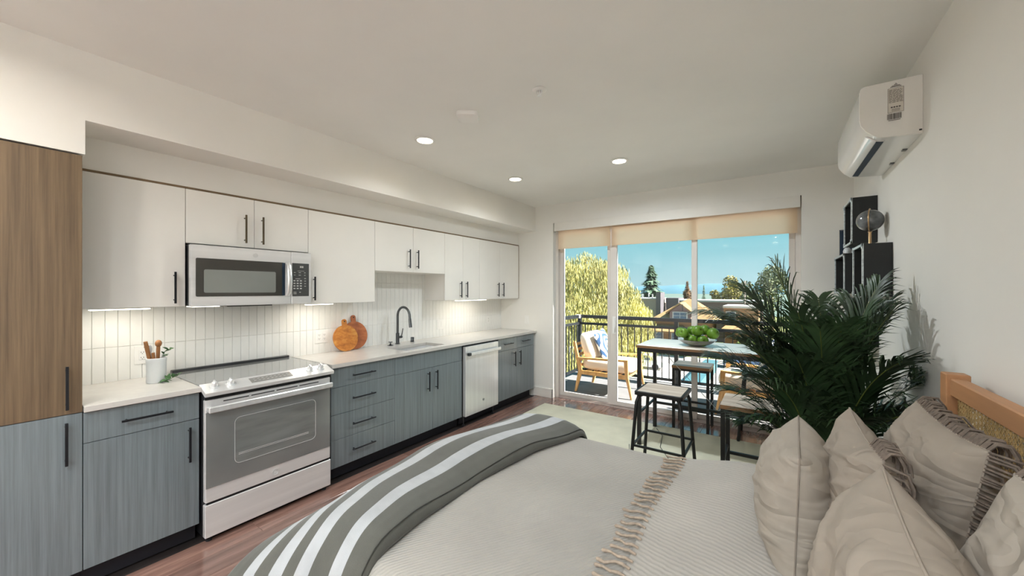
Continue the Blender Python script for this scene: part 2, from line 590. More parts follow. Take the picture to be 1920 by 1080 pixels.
    def mesh(s, name, m, smooth=None, off=(0, 0, 0), fixn=True):
        me = bpy.data.meshes.new(name)
        ox, oy, oz = off
        me.from_pydata([(x - ox, y - oy, z - oz) for x, y, z in s.v], [], s.f)
        if s.uv:
            l = me.uv_layers.new(name='UVMap')
            for lp in me.loops:
                l.data[lp.index].uv = s.uv[lp.vertex_index]
        if fixn:
            import bmesh
            bm = bmesh.new()
            bm.from_mesh(me)
            bmesh.ops.recalc_face_normals(bm, faces=bm.faces)
            bm.to_mesh(me)
            bm.free()
        if smooth:
            me.polygons.foreach_set('use_smooth', [True] * len(me.polygons))
            me.set_sharp_from_angle(angle=R(smooth))
        me.materials.append(MATS[m])
        return me

def tag(o, label=None, cat=None, group=None, kind=None):
    if label: o['label'] = label
    if cat: o['category'] = cat
    if group: o['group'] = group
    if kind: o['kind'] = kind
    return o
def link(name, data, parent=None, loc=(0, 0, 0)):
    o = bpy.data.objects.new(name, data)
    COL.objects.link(o)
    o.location = loc
    o.parent = parent
    return o
def thing(name, label, cat, loc, group=None, rz=0.0, kind=None):
    o = link(name, None, None, loc)
    o.rotation_euler = (0, 0, rz)
    o.empty_display_size = 0.1
    return tag(o, label, cat, group, kind)
def root_loc(o):
    while o.parent:
        o = o.parent
    return tuple(o.location)
def part(name, mb, m, parent, smooth=None, label=None, local=False, kind=None, fixn=True):
    me = mb.mesh(name, m, smooth, (0, 0, 0) if local else root_loc(parent), fixn)
    o = link(name, me, parent)
    return tag(o, label, None, None, kind)
def solo(name, mb, m, loc, label, cat, group=None, smooth=None, kind=None, fixn=True):
    me = mb.mesh(name, m, smooth, loc, fixn)
    return tag(link(name, me, None, loc), label, cat, group, kind)
def struct(name, mb, m, parent=None, smooth=None, loc=(0, 0, 0), label=None):
    if parent:
        return part(name, mb, m, parent, smooth)
    o = link(name, mb.mesh(name, m, smooth, loc), None, loc)
    return tag(o, label, None, None, 'structure')
def copy_tree(o, parent=None):
    c = o.copy()
    COL.objects.link(c)
    c.parent = parent
    for ch in list(o.children):
        copy_tree(ch, c)
    return c
def lerp(a, b, t): return a + (b - a) * t
def smoothstep(a, b, x):
    t = min(1, max(0, (x - a) / (b - a)))
    return t * t * (3 - 2 * t)
def interp(tab, x):
    if x <= tab[0][0]: return tab[0][1]
    for (a, b), (c, d) in zip(tab, tab[1:]):
        if x <= c: return lerp(b, d, smoothstep(a, c, x) * .5 + (x - a) / (c - a) * .5)
    return tab[-1][1]

# ------------------------------------------------------------------ room shell
XL, XR, YW, YB, ZC = -3.393, 0.597, 4.62, -2.6, 2.653
wl = struct('wall_left', MB().box(XL - .15, XL, YB - .15, 4.78, -.2, ZC + .15), 'grout', label='kitchen wall behind white vertical backsplash tiles')
wr = struct('wall_right', MB().box(XR, XR + .15, YB - .15, 4.78, -.2, ZC + .15), 'wall', label='long plain off-white wall beside the bed')
wb = struct('wall_back', MB().box(XL, XR, YB - .15, YB, -.2, ZC + .15), 'wall', label='plain wall behind the viewer')
DX0, DX1, DZ = -2.50, 0.215, 2.40
m = MB().box(XL, DX0, YW, 4.78, -.2, ZC + .15)
m.box(DX1, XR, YW, 4.78, -.2, ZC + .15)
m.box(DX0, DX1, YW, 4.78, DZ, ZC + .15)
ww = struct('wall_window', m, 'wall', label='end wall around the sliding balcony door')
struct('ceiling', MB().box(XL - .15, XR + .15, YB - .15, 4.78, ZC, ZC + .3), 'ceiling', label='smooth flat pale grey ceiling')
m = MB().box(XL, -2.785, .349, YW, 2.315, ZC)
m.box(XL, -3.078, .349, YW, 2.138, 2.315)
m.box(XL, -2.785, YB, .349, 2.147, ZC)
struct('trim_1', m, 'wall', label='boxed drywall soffit running above the kitchen cabinets')
# floor with separate planks
fl = struct('floor', MB().box(XL - .1, XR + .1, YB - .1, 4.70, -.2, -.012), 'subfloor', label='reddish brown wood plank floor')
PW, PL = 0.178, 1.22
pm = MB().box(-PW / 2 + .0008, PW / 2 - .0008, -PL / 2 + .0008, PL / 2 - .0008, -.012, 0, .0015).mesh('plank', 'floor_plank')
x = XL + .62
ci = 0
while x < XR:
    off = (ci * 0.37 % 1.0) * PL
    y = YB - off
    while y < 4.70:
        a, b = max(y, YB), min(y + PL, 4.70)
        if b - a > .05 and x + PW / 2 < XR + .1:
            o = link('plank', pm, fl, (x + PW / 2, (a + b) / 2, 0))
            o.scale = (1, (b - a) / PL, 1)
        y += PL
    x += PW
    ci += 1
# baseboards
m = MB().box(DX0 - .31, DX0 - .002, YW - .016, YW, 0, .125, .003)
m.box(DX0 - .018, DX0 + .004, YW - .016, 4.70, 0, .125, .003)
struct('baseboard_window', m, 'trim', label='tall white baseboard left of the balcony door')
struct('baseboard_right', MB().box(XR - .016, XR, YB, YW, 0, .125, .003), 'trim', label='white baseboard along the right wall')
# backsplash tiles
TW = 0.0556
def tile_mesh(h):
    return MB().box(XL, -3.385, -TW / 2 + .0008, TW / 2 - .0008, -h / 2 + .0008, h / 2 - .0008, .0014)
tmesh = {}
y0 = 0.450 - TW * 2
k = 0
while y0 + TW * k < YW - .01:
    ya = y0 + TW * k
    rows = [(.884, 1.127), (1.127, 1.40)]
    if 2.17 < ya < 3.12:
        rows = [(.884, 1.127), (1.127, 1.555), (1.555, 1.70)]
    for (za, zb) in rows:
        h = round(zb - za, 4)
        if h not in tmesh:
            t = tile_mesh(h)
            t.v = [(vx - XL, vy, vz) for vx, vy, vz in t.v]
            tmesh[h] = t.mesh('tile', 'tile')
        link('tile', tmesh[h], wl, (XL, ya + TW / 2, (za + zb) / 2))
    k += 1

# ------------------------------------------------------------------ kitchen cabinets
XF, XU = -2.785, -3.06
def pull(mbx, x, y, z, L, axis):
    """bar handle, standing 30 mm off a front at x"""
    r = .0052
    xo = x + .030
    if axis == 'z':
        mbx.box(xo - r, xo + r, y - r, y + r, z - L / 2, z + L / 2, .0015)
        for s in (-1, 1):
            mbx.cyl((x, y, z + s * (L / 2 - .022)), (xo, y, z + s * (L / 2 - .022)), .0042, n=8)
    else:
        mbx.box(xo - r, xo + r, y - L / 2, y + L / 2, z - r, z + r, .0015)
        for s in (-1, 1):
            mbx.cyl((x, y + s * (L / 2 - .022), z), (xo, y + s * (L / 2 - .022), z), .0042, n=8)
    return mbx
def cabinet(name, label, group, y0, y1, z0, z1, xf, fronts, matn, hmat, toe=False, xb=None):
    xb = XL + .009 if xb is None else xb
    t = thing(name, label, 'cabinet', ((xf + xb) / 2, (y0 + y1) / 2, 0 if toe else z0), group)
    part('body', MB().box(xb, xf - .0205, y0 + .0005, y1 - .0005, z0, z1, .001), matn, t)
    if toe:
        part('toe_kick', MB().box(xb, xf - .075, y0 + .0005, y1 - .0005, 0, z0), 'toe', t)
    for kind, a, b, c, d, hd in fronts:
        f = part(kind, MB().box(xf - .019, xf, a + .0015, b - .0015, c + .0015, d - .0015, .0012), matn, t)
        if hd:
            part('handle', pull(MB(), xf, hd[0], hd[1], hd[2], hd[3]), hmat, f)
    return t
GU, GB = 'white upper cabinets', 'grey base cabinets'
cabinet('upper_cabinet', 'single-door white upper cabinet between the tall cabinet and the microwave', GU, .345, .808, 1.378, 2.125, XU,
        [('door', .345, .808, 1.378, 2.125, (.752, 1.497, .195, 'z'))], 'cab_white', 'handle')
cabinet('upper_cabinet', 'short two-door white upper cabinet directly above the microwave', GU, .808, 1.576, 1.78, 2.125, XU,
        [('door', .808, 1.194, 1.78, 2.125, (1.133, 1.908, .197, 'z')), ('door', 1.194, 1.576, 1.78, 2.125, (1.241, 1.908, .197, 'z'))], 'cab_white', 'handle_bronze')
cabinet('upper_cabinet', 'single-door white upper cabinet just right of the microwave', GU, 1.576, 2.191, 1.372, 2.125, XU,
        [('door', 1.576, 2.191, 1.372, 2.125, (1.616, 1.495, .19, 'z'))], 'cab_white', 'handle')
cabinet('upper_cabinet', 'short two-door white upper cabinet above the sink faucet', GU, 2.191, 3.103, 1.664, 2.125, XU,
        [('door', 2.191, 2.649, 1.664, 2.125, (2.585, 1.80, .19, 'z')), ('door', 2.649, 3.103, 1.664, 2.125, (2.694, 1.80, .19, 'z'))], 'cab_white', 'handle')
cabinet('upper_cabinet', 'narrow two-door white upper cabinet with a light strip underneath, right of the sink', GU, 3.103, 3.716, 1.365, 2.125, XU,
        [('door', 3.103, 3.407, 1.365, 2.125, (3.355, 1.49, .19, 'z')), ('door', 3.407, 3.716, 1.365, 2.125, (3.459, 1.49, .19, 'z'))], 'cab_white', 'handle')
cabinet('upper_cabinet', 'two-door white upper cabinet in the corner by the window wall', GU, 3.716, 4.605, 1.365, 2.125, XU,
        [('door', 3.716, 4.158, 1.365, 2.125, (4.093, 1.49, .187, 'z')), ('door', 4.158, 4.605, 1.365, 2.125, (4.203, 1.49, .187, 'z'))], 'cab_white', 'handle')
solo('cabinet_scribe', MB().box(XL + .01, XU - .004, .35, 4.618, 2.1255, 2.1375), 'cab_edge', (-3.2, 2.5, 2.1255), 'thin brown filler strip along the tops of the upper cabinets', 'filler strip')
solo('cabinet_filler', MB().box(XL + .01, XU - .003, 4.6055, 4.6185, 1.365, 2.125), 'cab_edge', (-3.2, 4.61, 1.365), 'narrow filler between last upper cabinet and window wall', 'filler strip')
cabinet('base_cabinet', 'grey base cabinet with one drawer and door, left of the oven', GB, .3415, .800, .108, .884, XF,
        [('drawer', .3415, .800, .728, .88, (.573, .806, .205, 'y')), ('door', .3415, .800, .108, .728, (.749, .594, .2, 'z'))], 'cab_grey', 'handle', True)
zs = [.108, .322, .518, .727, .88]
cabinet('base_cabinet', 'grey base cabinet with four stacked drawers, right of the oven', GB, 1.604, 2.198, .108, .884, XF,
        [('drawer', 1.604, 2.198, zs[i], zs[i + 1], (1.878, [.215, .418, .624, .805][i], .212, 'y')) for i in range(4)], 'cab_grey', 'handle', True)
sinkcab = cabinet('base_cabinet', 'grey two-door base cabinet under the sink with plain panel above', GB, 2.198, 3.085, .108, .64, XF,
        [('drawer', 2.198, 3.085, .722, .88, None), ('door', 2.198, 2.654, .108, .722, (2.59, .594, .19, 'z')), ('door', 2.654, 3.085, .108, .722, (2.697, .594, .19, 'z'))], 'cab_grey', 'handle', True)
cabinet('base_cabinet', 'grey base cabinet with two drawers and two doors beside the window wall', GB, 3.742, 4.58, .108, .884, XF,
        [('drawer', 3.742, 4.158, .722, .88, (3.938, .804, .19, 'y')), ('drawer', 4.158, 4.58, .722, .88, (4.347, .804, .19, 'y')),
         ('door', 3.742, 4.158, .108, .722, (4.081, .594, .19, 'z')), ('door', 4.158, 4.58, .108, .722, (4.207, .594, .19, 'z'))], 'cab_grey', 'handle', True)
cabinet('tall_cabinet', 'tall wood-grain pantry cabinet with two stacked doors at the left edge', None, -.29, .341, .108, 2.14, XF,
        [('door', -.29, .341, .108, .884, (.286, .749, .204, 'z'))], 'cab_grey', 'handle', True)
tallc = [o for o in COL.objects if o.name == 'tall_cabinet'][0]
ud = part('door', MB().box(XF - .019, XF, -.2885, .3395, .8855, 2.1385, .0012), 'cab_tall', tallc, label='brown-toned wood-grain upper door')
part('handle', pull(MB(), XF, .288, 1.015, .207, 'z'), 'handle', ud)

# countertops (the sink side has a cut-out)
SX0, SX1, SY0, SY1 = -3.13, -2.845, 2.37, 2.885
solo('countertop', MB().box(-3.384, -2.762, .3425, .803, .8845, .914, .002), 'quartz', (-3.07, .57, .8845), 'short white quartz countertop left of the oven', 'countertop', 'white quartz countertops')
m = MB()
m.box(-3.384, SX0, 1.603, 4.617, .8845, .914, 0)
m.box(SX1, -2.762, 1.603, 4.617, .8845, .914, 0)
m.box(SX0, SX1, 1.603, SY0, .8845, .914, 0)
m.box(SX0, SX1, SY1, 4.617, .8845, .914, 0)
solo('countertop', m, 'quartz', (-3.07, 3.1, .8845), 'long white quartz countertop around the sink', 'countertop', 'white quartz countertops')
# sink
t = thing('kitchen_sink', 'undermount stainless kitchen sink set in the long countertop', 'sink', ((SX0 + SX1) / 2, (SY0 + SY1) / 2, .69))
m = MB()
zb = .70
a, b, c, d = SX0 - .006, SX1 + .006, SY0 - .006, SY1 + .006
m.add([(a, c, .884), (b, c, .884), (b, d, .884), (a, d, .884), (a + .02, c + .02, zb), (b - .02, c + .02, zb), (b - .02, d - .02, zb), (a + .02, d - .02, zb)],
      [(0, 1, 5, 4), (1, 2, 6, 5), (2, 3, 7, 6), (3, 0, 4, 7), (4, 5, 6, 7)])
part('basin', m, 'steel_bright', t, 40, fixn=False)
part('drain', MB().lathe([(.0, .0), (.028, .001), (.04, .004), (.042, .001)], (-3.0, 2.63, zb + .001)), 'steel_dark', t, 40)
# faucet
fx, fy = -3.275, 2.622
t = thing('faucet', 'tall dark gooseneck kitchen faucet behind the sink', 'faucet', (fx, fy, .914))
part('base', MB().lathe([(.026, 0), (.026, .006), (.0185, .010), (.0185, .115), (.0135, .118)], (fx, fy, .914)), 'faucet', t, 40)
pts = [(fx, fy, 1.03), (fx, fy, 1.20)]
rad = .095
for i in range(13):
    an = math.pi * i / 12
    pts.append((fx + rad - rad * math.cos(an), fy, 1.21 + rad * math.sin(an)))
pts.append((fx + 2 * rad + .004, fy, 1.17))
part('spout', MB().tube(pts, .0125, 14), 'faucet', t, 50)
part('spray_head', MB().cyl((fx + 2 * rad + .002, fy, 1.19), (fx + 2 * rad + .014, fy, 1.10), .0145, .0165, 14), 'faucet', t, 50)
m = MB().cyl((fx, fy + .01, .985), (fx, fy + .055, .985), .0135, n=14)
m.tube([(fx, fy + .048, .985), (fx + .004, fy + .055, 1.02), (fx + .012, fy + .06, 1.075)], [.006, .0055, .0045], 10)
part('lever', m, 'faucet', t, 50)
solo('air_gap_cap', MB().lathe([(.022, 0), (.022, .004), (.0185, .006), (.0185, .05), (.016, .053), (0, .053)], (-3.28, 2.825, .914), 20), 'faucet', (-3.28, 2.825, .914), 'small dark cylindrical air gap cap right of the faucet', 'air gap', smooth=40)
solo('soap_dispenser', MB().lathe([(.03, 0), (.03, .004), (.012, .009), (.006, .014), (.006, .028), (.021, .032), (.021, .038), (0, .039)], (-3.25, 2.512, .914), 20), 'faucet', (-3.25, 2.512, .914), 'dark push-button stopper knob left of the faucet', 'knob', smooth=40)

def emblem(parent, x, y, z, r, m='steel'):
    """round badge: ring with a looping script mark"""
    mb = MB()
    ring = [(x + .0015, y + r * math.cos(a), z + r * math.sin(a)) for a in [i * 2 * math.pi / 20 for i in range(21)]]
    mb.tube(ring, r * .10, 6)
    def scr(pts):
        mb.tube([(x + .0012, y + r * p, z + r * q) for p, q in pts], r * .07, 6)
    scr([(-.62, .1), (-.45, .42), (-.12, .4), (-.1, .1), (-.4, -.1), (-.5, -.35), (-.2, -.45), (.02, -.2)])
    scr([(.55, .35), (.3, .45), (.12, .25), (.35, .02), (.12, -.12), (.15, -.42), (.45, -.4), (.6, -.15)])
    o = part('emblem', mb, m, parent, 60, label='small round script emblem')
    return o
# ------------------------------------------------------------------ range
RY0, RY1, RX = .807, 1.566, -2.722
t = thing('range_oven', 'stainless slide-in electric range with glass cooktop and oven door', 'oven', (-3.05, (RY0 + RY1) / 2, 0))
part('body', MB().box(-3.375, RX - .04, RY0, RY1, .035, .90), 'steel_dark', t)
part('cooktop', MB().box(-3.35, -2.80, RY0 - .004, RY1 + .012, .905, .9205, .002), 'cook_glass', t, label='grey glass cooktop')
part('rear_trim', MB().box(-3.384, -3.345, RY0 + .005, RY1, .905, .938, .003), 'steel_dark', t)
m = MB().prism([(-2.80, .921), (-2.80, .90), (-2.715, .862), (-2.697, .862), (-2.694, .883)], 1, RY0 - .004, RY1 + .012)
ctl = part('control_panel', m, 'steel', t)
def on_panel(s_, y, h=0.0):
    # a point on the sloping control panel: s_ 0 at the back, 1 at the front edge
    return Vector((lerp(-2.80, -2.694, s_), y, lerp(.921, .883, s_))) + Vector((.34, 0, .94)) * h
for y in (.862, .945, 1.43, 1.508):
    kb = MB()
    c = on_panel(.42, y)
    nn = Vector((.337, 0, .941))
    kb.cyl(c, c + nn * .006, .026, .025, 18)
    kb.cyl(c + nn * .006, c + nn * .026, .0185, .0165, 18)
    xf = Matrix.Translation(c + nn * .03) @ Matrix.Rotation(R(19.7), 4, 'Y')
    kb.box(-.017, .017, -.0055, .0055, -.008, .008, .002, xf)
    part('knob', kb, 'steel_bright', t, 40)
p = [on_panel(.22, 1.05, .0006), on_panel(.72, 1.05, .0006), on_panel(.72, 1.30, .0006), on_panel(.22, 1.30, .0006)]
q = [v + Vector((.34, 0, .94)) * .0015 for v in p]
dsp = part('display', MB().add(p + q, [(0, 1, 2, 3), (4, 5, 6, 7), (0, 1, 5, 4), (1, 2, 6, 5), (2, 3, 7, 6), (3, 0, 4, 7)]), 'panel_grey', t)
pb = MB()
for i in range(9):
    for j in range(2):
        cc = on_panel(.36 + .2 * j, 1.075 + .025 * i, .003)
        pb.box(cc.x - .003, cc.x + .003, cc.y - .006, cc.y + .006, cc.z - .001, cc.z + .0004)
part('key_print', pb, 'key_print', dsp)
part('vent_slot', MB().box(-2.775, RX - .012, RY0 + .004, RY1 - .004, .838, .862), 'black', t)
dr = part('oven_door', MB().box(RX - .035, RX, RY0 + .002, RY1 - .002, .238, .836, .003), 'steel', t, label='oven door with stainless bands')
part('door_glass', MB().box(RX - .002, RX + .0035, RY0 + .004, RY1 - .004, .322, .766, .001), 'oven_glass', dr)
wy0, wy1, wz0, wz1 = .955, 1.452, .418, .70
def rrect(y0, y1, z0, z1, r, n=5):
    pts = []
    for cy_, cz_, a0 in ((y1 - r, z1 - r, 0), (y0 + r, z1 - r, 90), (y0 + r, z0 + r, 180), (y1 - r, z0 + r, 270)):
        for i in range(n + 1):
            a = R(a0 + 90 * i / n)
            pts.append((cy_ + r * math.cos(a), cz_ + r * math.sin(a)))
    return pts
part('window', MB().prism(rrect(wy0, wy1, wz0, wz1, .03), 0, RX + .003, RX + .0042), 'oven_window', dr)
rk = MB()
for z in (.47, .478):
    rk.cyl((RX + .0042, wy0 + .02, z), (RX + .0042, wy1 - .05, z + .0), .0012, n=6)
ring = [(RX + .0042, a_, b_) for a_, b_ in rrect(wy0, wy1, wz0, wz1, .03)]
rk.tube(ring + [ring[0]], .0016, 6)
part('rack', rk, 'steel', dr, 60)
hb = MB().box(RX + .030, RX + .048, RY0 + .006, RY1 - .006, .768, .804, .005)
for y in (RY0 + .02, RY1 - .02):
    hb.box(RX - .001, RX + .034, y - .012, y + .012, .772, .800, .003)
part('handle', hb, 'steel_bright', dr, label='full-width bright stainless bar handle')
vb = MB()
for i in range(4):
    ya = RY0 + .09 + i * .148
    vb.box(RX - .001, RX + .001, ya, ya + .135, .814, .820)
part('vent', vb, 'black', dr)
emblem(dr, RX + .001, 1.186, .278, .019)
dw = part('drawer', MB().box(RX - .035, RX + .002, RY0, RY1 + .001, .034, .224, .003), 'steel', t)
part('drawer_lip', MB().box(RX - .02, RX - .004, RY0 + .01, RY1 - .01, .2242, .238), 'black', dw)
for y in (RY0 + .03, RY1 - .03):
    part('foot', MB().lathe([(.016, 0), (.016, .012), (.007, .014), (.007, .034)], (-2.76, y, 0), 12), 'rubber', t, 40)
    part('foot', MB().lathe([(.016, 0), (.016, .012), (.007, .014), (.007, .034)], (-3.30, y, 0), 12), 'rubber', t, 40)

# ------------------------------------------------------------------ microwave
MX, MY0, MY1, MZ0, MZ1 = -2.985, .812, 1.560, 1.374, 1.769
t = thing('microwave', 'stainless over-the-range microwave under the short upper cabinet', 'microwave', (-3.18, (MY0 + MY1) / 2, MZ0))
part('body', MB().box(-3.384, MX - .035, MY0 + .002, MY1 - .002, MZ0 + .006, MZ1, .002), 'steel_dark', t)
MS = 1.412
d_ = part('door', MB().box(MX - .034, MX, MY0, MS - .001, MZ0 + .004, MZ1, .004), 'steel', t)
part('door_glass', MB().prism(rrect(.838, 1.36, 1.441, 1.685, .008), 0, MX - .001, MX + .003), 'mw_glass', d_)
part('window', MB().prism(rrect(.879, 1.302, 1.465, 1.614, .010), 0, MX + .0028, MX + .004), 'mw_window', d_)
hp = [(MX + .002, 1.386, 1.443), (MX + .03, 1.386, 1.47), (MX + .038, 1.386, 1.56), (MX + .03, 1.386, 1.66), (MX + .002, 1.386, 1.685)]
part('handle', MB().tube(hp, .0165, 10, flat=.5), 'steel_bright', d_, 50, label='curved bright vertical handle')
part('handle_recess', MB().box(MX, MX + .0035, 1.345, 1.366, 1.443, 1.683), 'book_blue', d_)
emblem(d_, MX, 1.172, 1.724, .014)
pn = part('control_panel', MB().box(MX - .034, MX, MS + .001, MY1, MZ0 + .004, MZ1, .003), 'steel', t)
part('keypad', MB().box(MX, MX + .0025, MS + .006, MY1 - .018, 1.436, 1.686, .001), 'mw_keys', pn)
kp = MB()
kx0, kx1 = MX + .0025, MX + .0032
kp.box(kx0, kx1, 1.474, 1.482, 1.652, 1.666)
kp.box(kx0, kx1, 1.486, 1.494, 1.652, 1.666)
kp.box(kx0, kx1, 1.496, 1.499, 1.652, 1.666)
kp.box(kx0, kx1, 1.455, 1.505, 1.627, 1.629)
for j, z in enumerate((1.615, 1.596)):
    for y, w_ in ((1.435, .013), (1.472, .017), (1.51, .011)):
        kp.box(kx0, kx1, y - w_ / 2, y + w_ / 2, z - .0018, z + .0018)
kp.box(kx0, kx1, 1.44, 1.475, 1.567, 1.57)
for j in range(4):
    z = 1.553 - j * .0195
    for i in range(3):
        y = 1.433 + i * .0235
        kp.box(kx0, kx1, y - .007, y + .007, z - .004, z + .004)
    kp.box(kx0, kx1, 1.506, 1.518, z - .002 + .018, z + .002 + .018)
kp.box(kx0, kx1, 1.426, 1.448, 1.464, 1.468)
kp.box(kx0, kx1, 1.426, 1.448, 1.453, 1.457)
kp.box(kx0, kx1, 1.468, 1.48, 1.464, 1.468)
part('key_print', kp, 'key_print', pn)
part('grease_filter', MB().box(-3.2, MX - .05, 1.02, 1.30, MZ0 - .004, MZ0 + .006), 'black', t)
part('cooktop_lamp', MB().box(-3.16, MX - .05, .84, .98, MZ0 - .001, MZ0 + .006), 'led', t)

# ------------------------------------------------------------------ dishwasher
WX, WY0, WY1 = -2.745, 3.100, 3.690
t = thing('dishwasher', 'bright stainless dishwasher with bar handle between grey cabinets', 'dishwasher', (-3.05, (WY0 + WY1) / 2, 0))
part('body', MB().box(-3.36, WX - .05, 3.09, 3.735, .10, .875), 'black', t)
d_ = part('door', MB().box(WX - .045, WX, WY0, WY1, .108, .866, .004), 'steel_bright', t)
hb = MB().box(WX + .026, WX + .042, WY0 + .05, WY1 + .004, .768, .804, .005)
for y in (WY0 + .07, WY1 - .03):
    hb.box(WX - .001, WX + .03, y - .012, y + .012, .774, .798, .003)
h_ = part('handle', hb, 'steel_bright', d_)
part('handle_cap', MB().box(WX + .010, WX + .044, WY0 + .012, WY0 + .0495, .770, .803, .004), 'steel_dark', h_, label='dark handle end cap')
emblem(d_, WX, 3.405, .232, .014, 'steel_dark')
part('toe_panel', MB().box(WX - .12, WX - .10, 3.10, 3.735, .012, .10), 'toe', t)
for y in (3.13, 3.66):
    part('foot', MB().lathe([(.015, 0), (.015, .01), (.006, .012), (.006, .104)], (WX - .06, y, 0), 10), 'steel_dark', t, 40)

# ------------------------------------------------------------------ counter items
cx_, cy_ = -3.14, .688
CR = .047
t = thing('utensil_crock', 'white ceramic utensil crock on the short countertop', 'crock', (cx_, cy_, .914))
part('pot', MB().lathe([(.0, .0005), (CR - .002, .0005), (CR, .004), (CR, .128), (CR + .0015, .131), (CR + .0015, .149), (CR - .002, .151), (CR - .005, .149), (CR - .006, .012), (0, .01)], (cx_, cy_, .914), 28), 'ceramic', t, 40)
def stick(name, label, a, b, r, m, head=None):
    mb = MB()
    a, b = Vector(a), Vector(b)
    mb.tube([a, lerp(a, b, .5), lerp(a, b, .82), b], [r * .8, r, r * 1.1, r], 10)
    if head == 'ball':
        mb.ball(b, r * 1.9, 12, 8, (1, 1, 1.3))
    if head == 'bowl':
        mb.ball(b + (b - a).normalized() * .02, r * 3.0, 14, 9, (.45, 1, 1.7))
    if head == 'ring':
        mb.tube([lerp(a, b, .86), lerp(a, b, .88)], r * 1.25, 10)
    return solo(name, mb, m, tuple(a), label, 'utensil', 'utensils in the crock', smooth=50)
base = (cx_, cy_, .93)
stick('wooden_spoon', 'brown wooden handle leaning left out of the crock', (cx_ + .01, cy_ - .012, .928), (cx_ + .01, cy_ - .052, 1.17), .0095, 'spoon', 'ring')
stick('pepper_mill_handle', 'upright wooden utensil with rounded knob in the crock', (cx_ - .012, cy_ + .005, .928), (cx_ - .015, cy_ + .013, 1.15), .009, 'spoon', 'ball')
stick('dark_wooden_spoon', 'short dark wooden handle beside the leaning one in the crock', (cx_ + .016, cy_ - .005, .928), (cx_ + .022, cy_ - .02, 1.10), .008, 'spoon')
stick('grey_spoon', 'pale grey spoon leaning in the crock', (cx_ - .005, cy_, .928), (cx_ - .003, cy_ - .03, 1.10), .0055, 'spoon_grey', 'bowl')
stick('grey_spatula', 'pale grey flat handle at the right side of the crock', (cx_ + .012, cy_ + .012, .928), (cx_ + .018, cy_ + .03, 1.085), .009, 'spoon_grey')
stick('white_spatula', 'white flat handle nearest the crock right rim', (cx_, cy_ + .016, .928), (cx_ + .002, cy_ + .034, 1.10), .008, 'ceramic')
def leafy(mb, c, d, L, wd, up=Vector((0, 0, 1))):
    d = d.normalized()
    s = d.cross(up)
    s = s.normalized() if s.length > .01 else Vector((1, 0, 0))
    n_ = s.cross(d)
    rows = []
    for i in range(6):
        u = i / 5
        wv = wd * math.sin(math.pi * min(1, u * .92 + .04)) ** .8
        ctr = c + d * (L * u) - n_ * (L * .25 * u * u)
        rows.append((ctr - s * wv + n_ * wv * .3, ctr, ctr + s * wv + n_ * wv * .3))
    vs_ = [p for r_ in rows for p in r_]
    fs = []
    for i in range(5):
        for j in range(2):
            fs.append((i * 3 + j, i * 3 + j + 1, i * 3 + j + 4, i * 3 + j + 3))
    mb.add(vs_, fs)
def sprig(name, label, pts, seed, nl, L, wd):
    rnd = random.Random(seed)
    t = thing(name, label, 'herb sprig', tuple(pts[0]), 'green herb sprigs by the crock')
    pts = [Vector(p) for p in pts]
    part('stem', MB().tube(pts, .0014, 6), 'leaf', t)
    for i in range(nl):
        u = (i + .6) / nl * (len(pts) - 1)
        k = min(len(pts) - 2, int(u))
        c = pts[k].lerp(pts[k + 1], u - k)
        tan = (pts[k + 1] - pts[k]).normalized()
        sd = Vector((rnd.uniform(-1, 1), rnd.uniform(-1, 1), rnd.uniform(-.2, .8)))
        mb = MB()
        leafy(mb, c, tan * .5 + sd, L * rnd.uniform(.7, 1.1), wd * rnd.uniform(.8, 1.1), Vector((rnd.uniform(-.5, .5), rnd.uniform(-.5, .5), 1)).normalized())
        part('leaf', mb, 'leaf', t, 60, fixn=False)
    return t
sprig('herb_sprig', 'green sage sprig sticking out of the crock', [(cx_ + .01, cy_ + .012, .95), (cx_ + .02, cy_ + .02, 1.06), (cx_ + .035, cy_ + .03, 1.10), (cx_ + .045, cy_ + .055, 1.115)], 3, 12, .034, .009)
sprig('herb_sprig', 'green sage sprig lying on the counter beside the crock', [(cx_ + .055, cy_ - .005, .918), (cx_ + .065, cy_ + .03, .925), (cx_ + .06, cy_ + .06, .937), (cx_ + .05, cy_ + .09, .945)], 5, 11, .036, .010)
def board(name, label, y, r, x, lean, m, hl, hw):
    """round paddle board standing on its edge, leaning on the wall"""
    mb = MB()
    out = []
    a0 = math.asin(hw / r)
    N = 40
    for i in range(N + 1):
        a = R(90) + a0 + (2 * math.pi - 2 * a0) * i / N
        out.append((r * math.cos(a), r * math.sin(a)))
    for i in range(9):
        a = R(180) - R(180) * (8 - i) / 8
        out.append((hw * 1.05 * math.cos(a), r + hl - hw + hw * 1.05 * math.sin(a)))
    mb.prism(out, 0, -.008, .008)
    hole = MB()
    xf = Matrix.Translation((x, y, .9145)) @ Matrix.Rotation(R(lean), 4, 'Y') @ Matrix.Translation((0, 0, r))
    mb.v = [tuple(xf @ Vector(p)) for p in mb.v]
    t = thing(name, label, 'cutting board', (x, y, .9145), 'round wooden cutting boards')
    part('paddle', mb, m, t, 30)
    hm = MB().cyl(xf @ Vector((-.0086, 0, r + hl - hw)), xf @ Vector((.0086, 0, r + hl - hw)), hw * .32, n=12)
    part('hang_hole', hm, 'black', t, 40)
    return t
board('cutting_board', 'larger reddish round cutting board leaning behind the smaller one', 2.165, .133, -3.318, -9, 'board_red', .062, .021)
board('cutting_board', 'smaller honey-coloured round cutting board leaning in front', 2.045, .122, -3.276, -10, 'board_light', .055, .021)

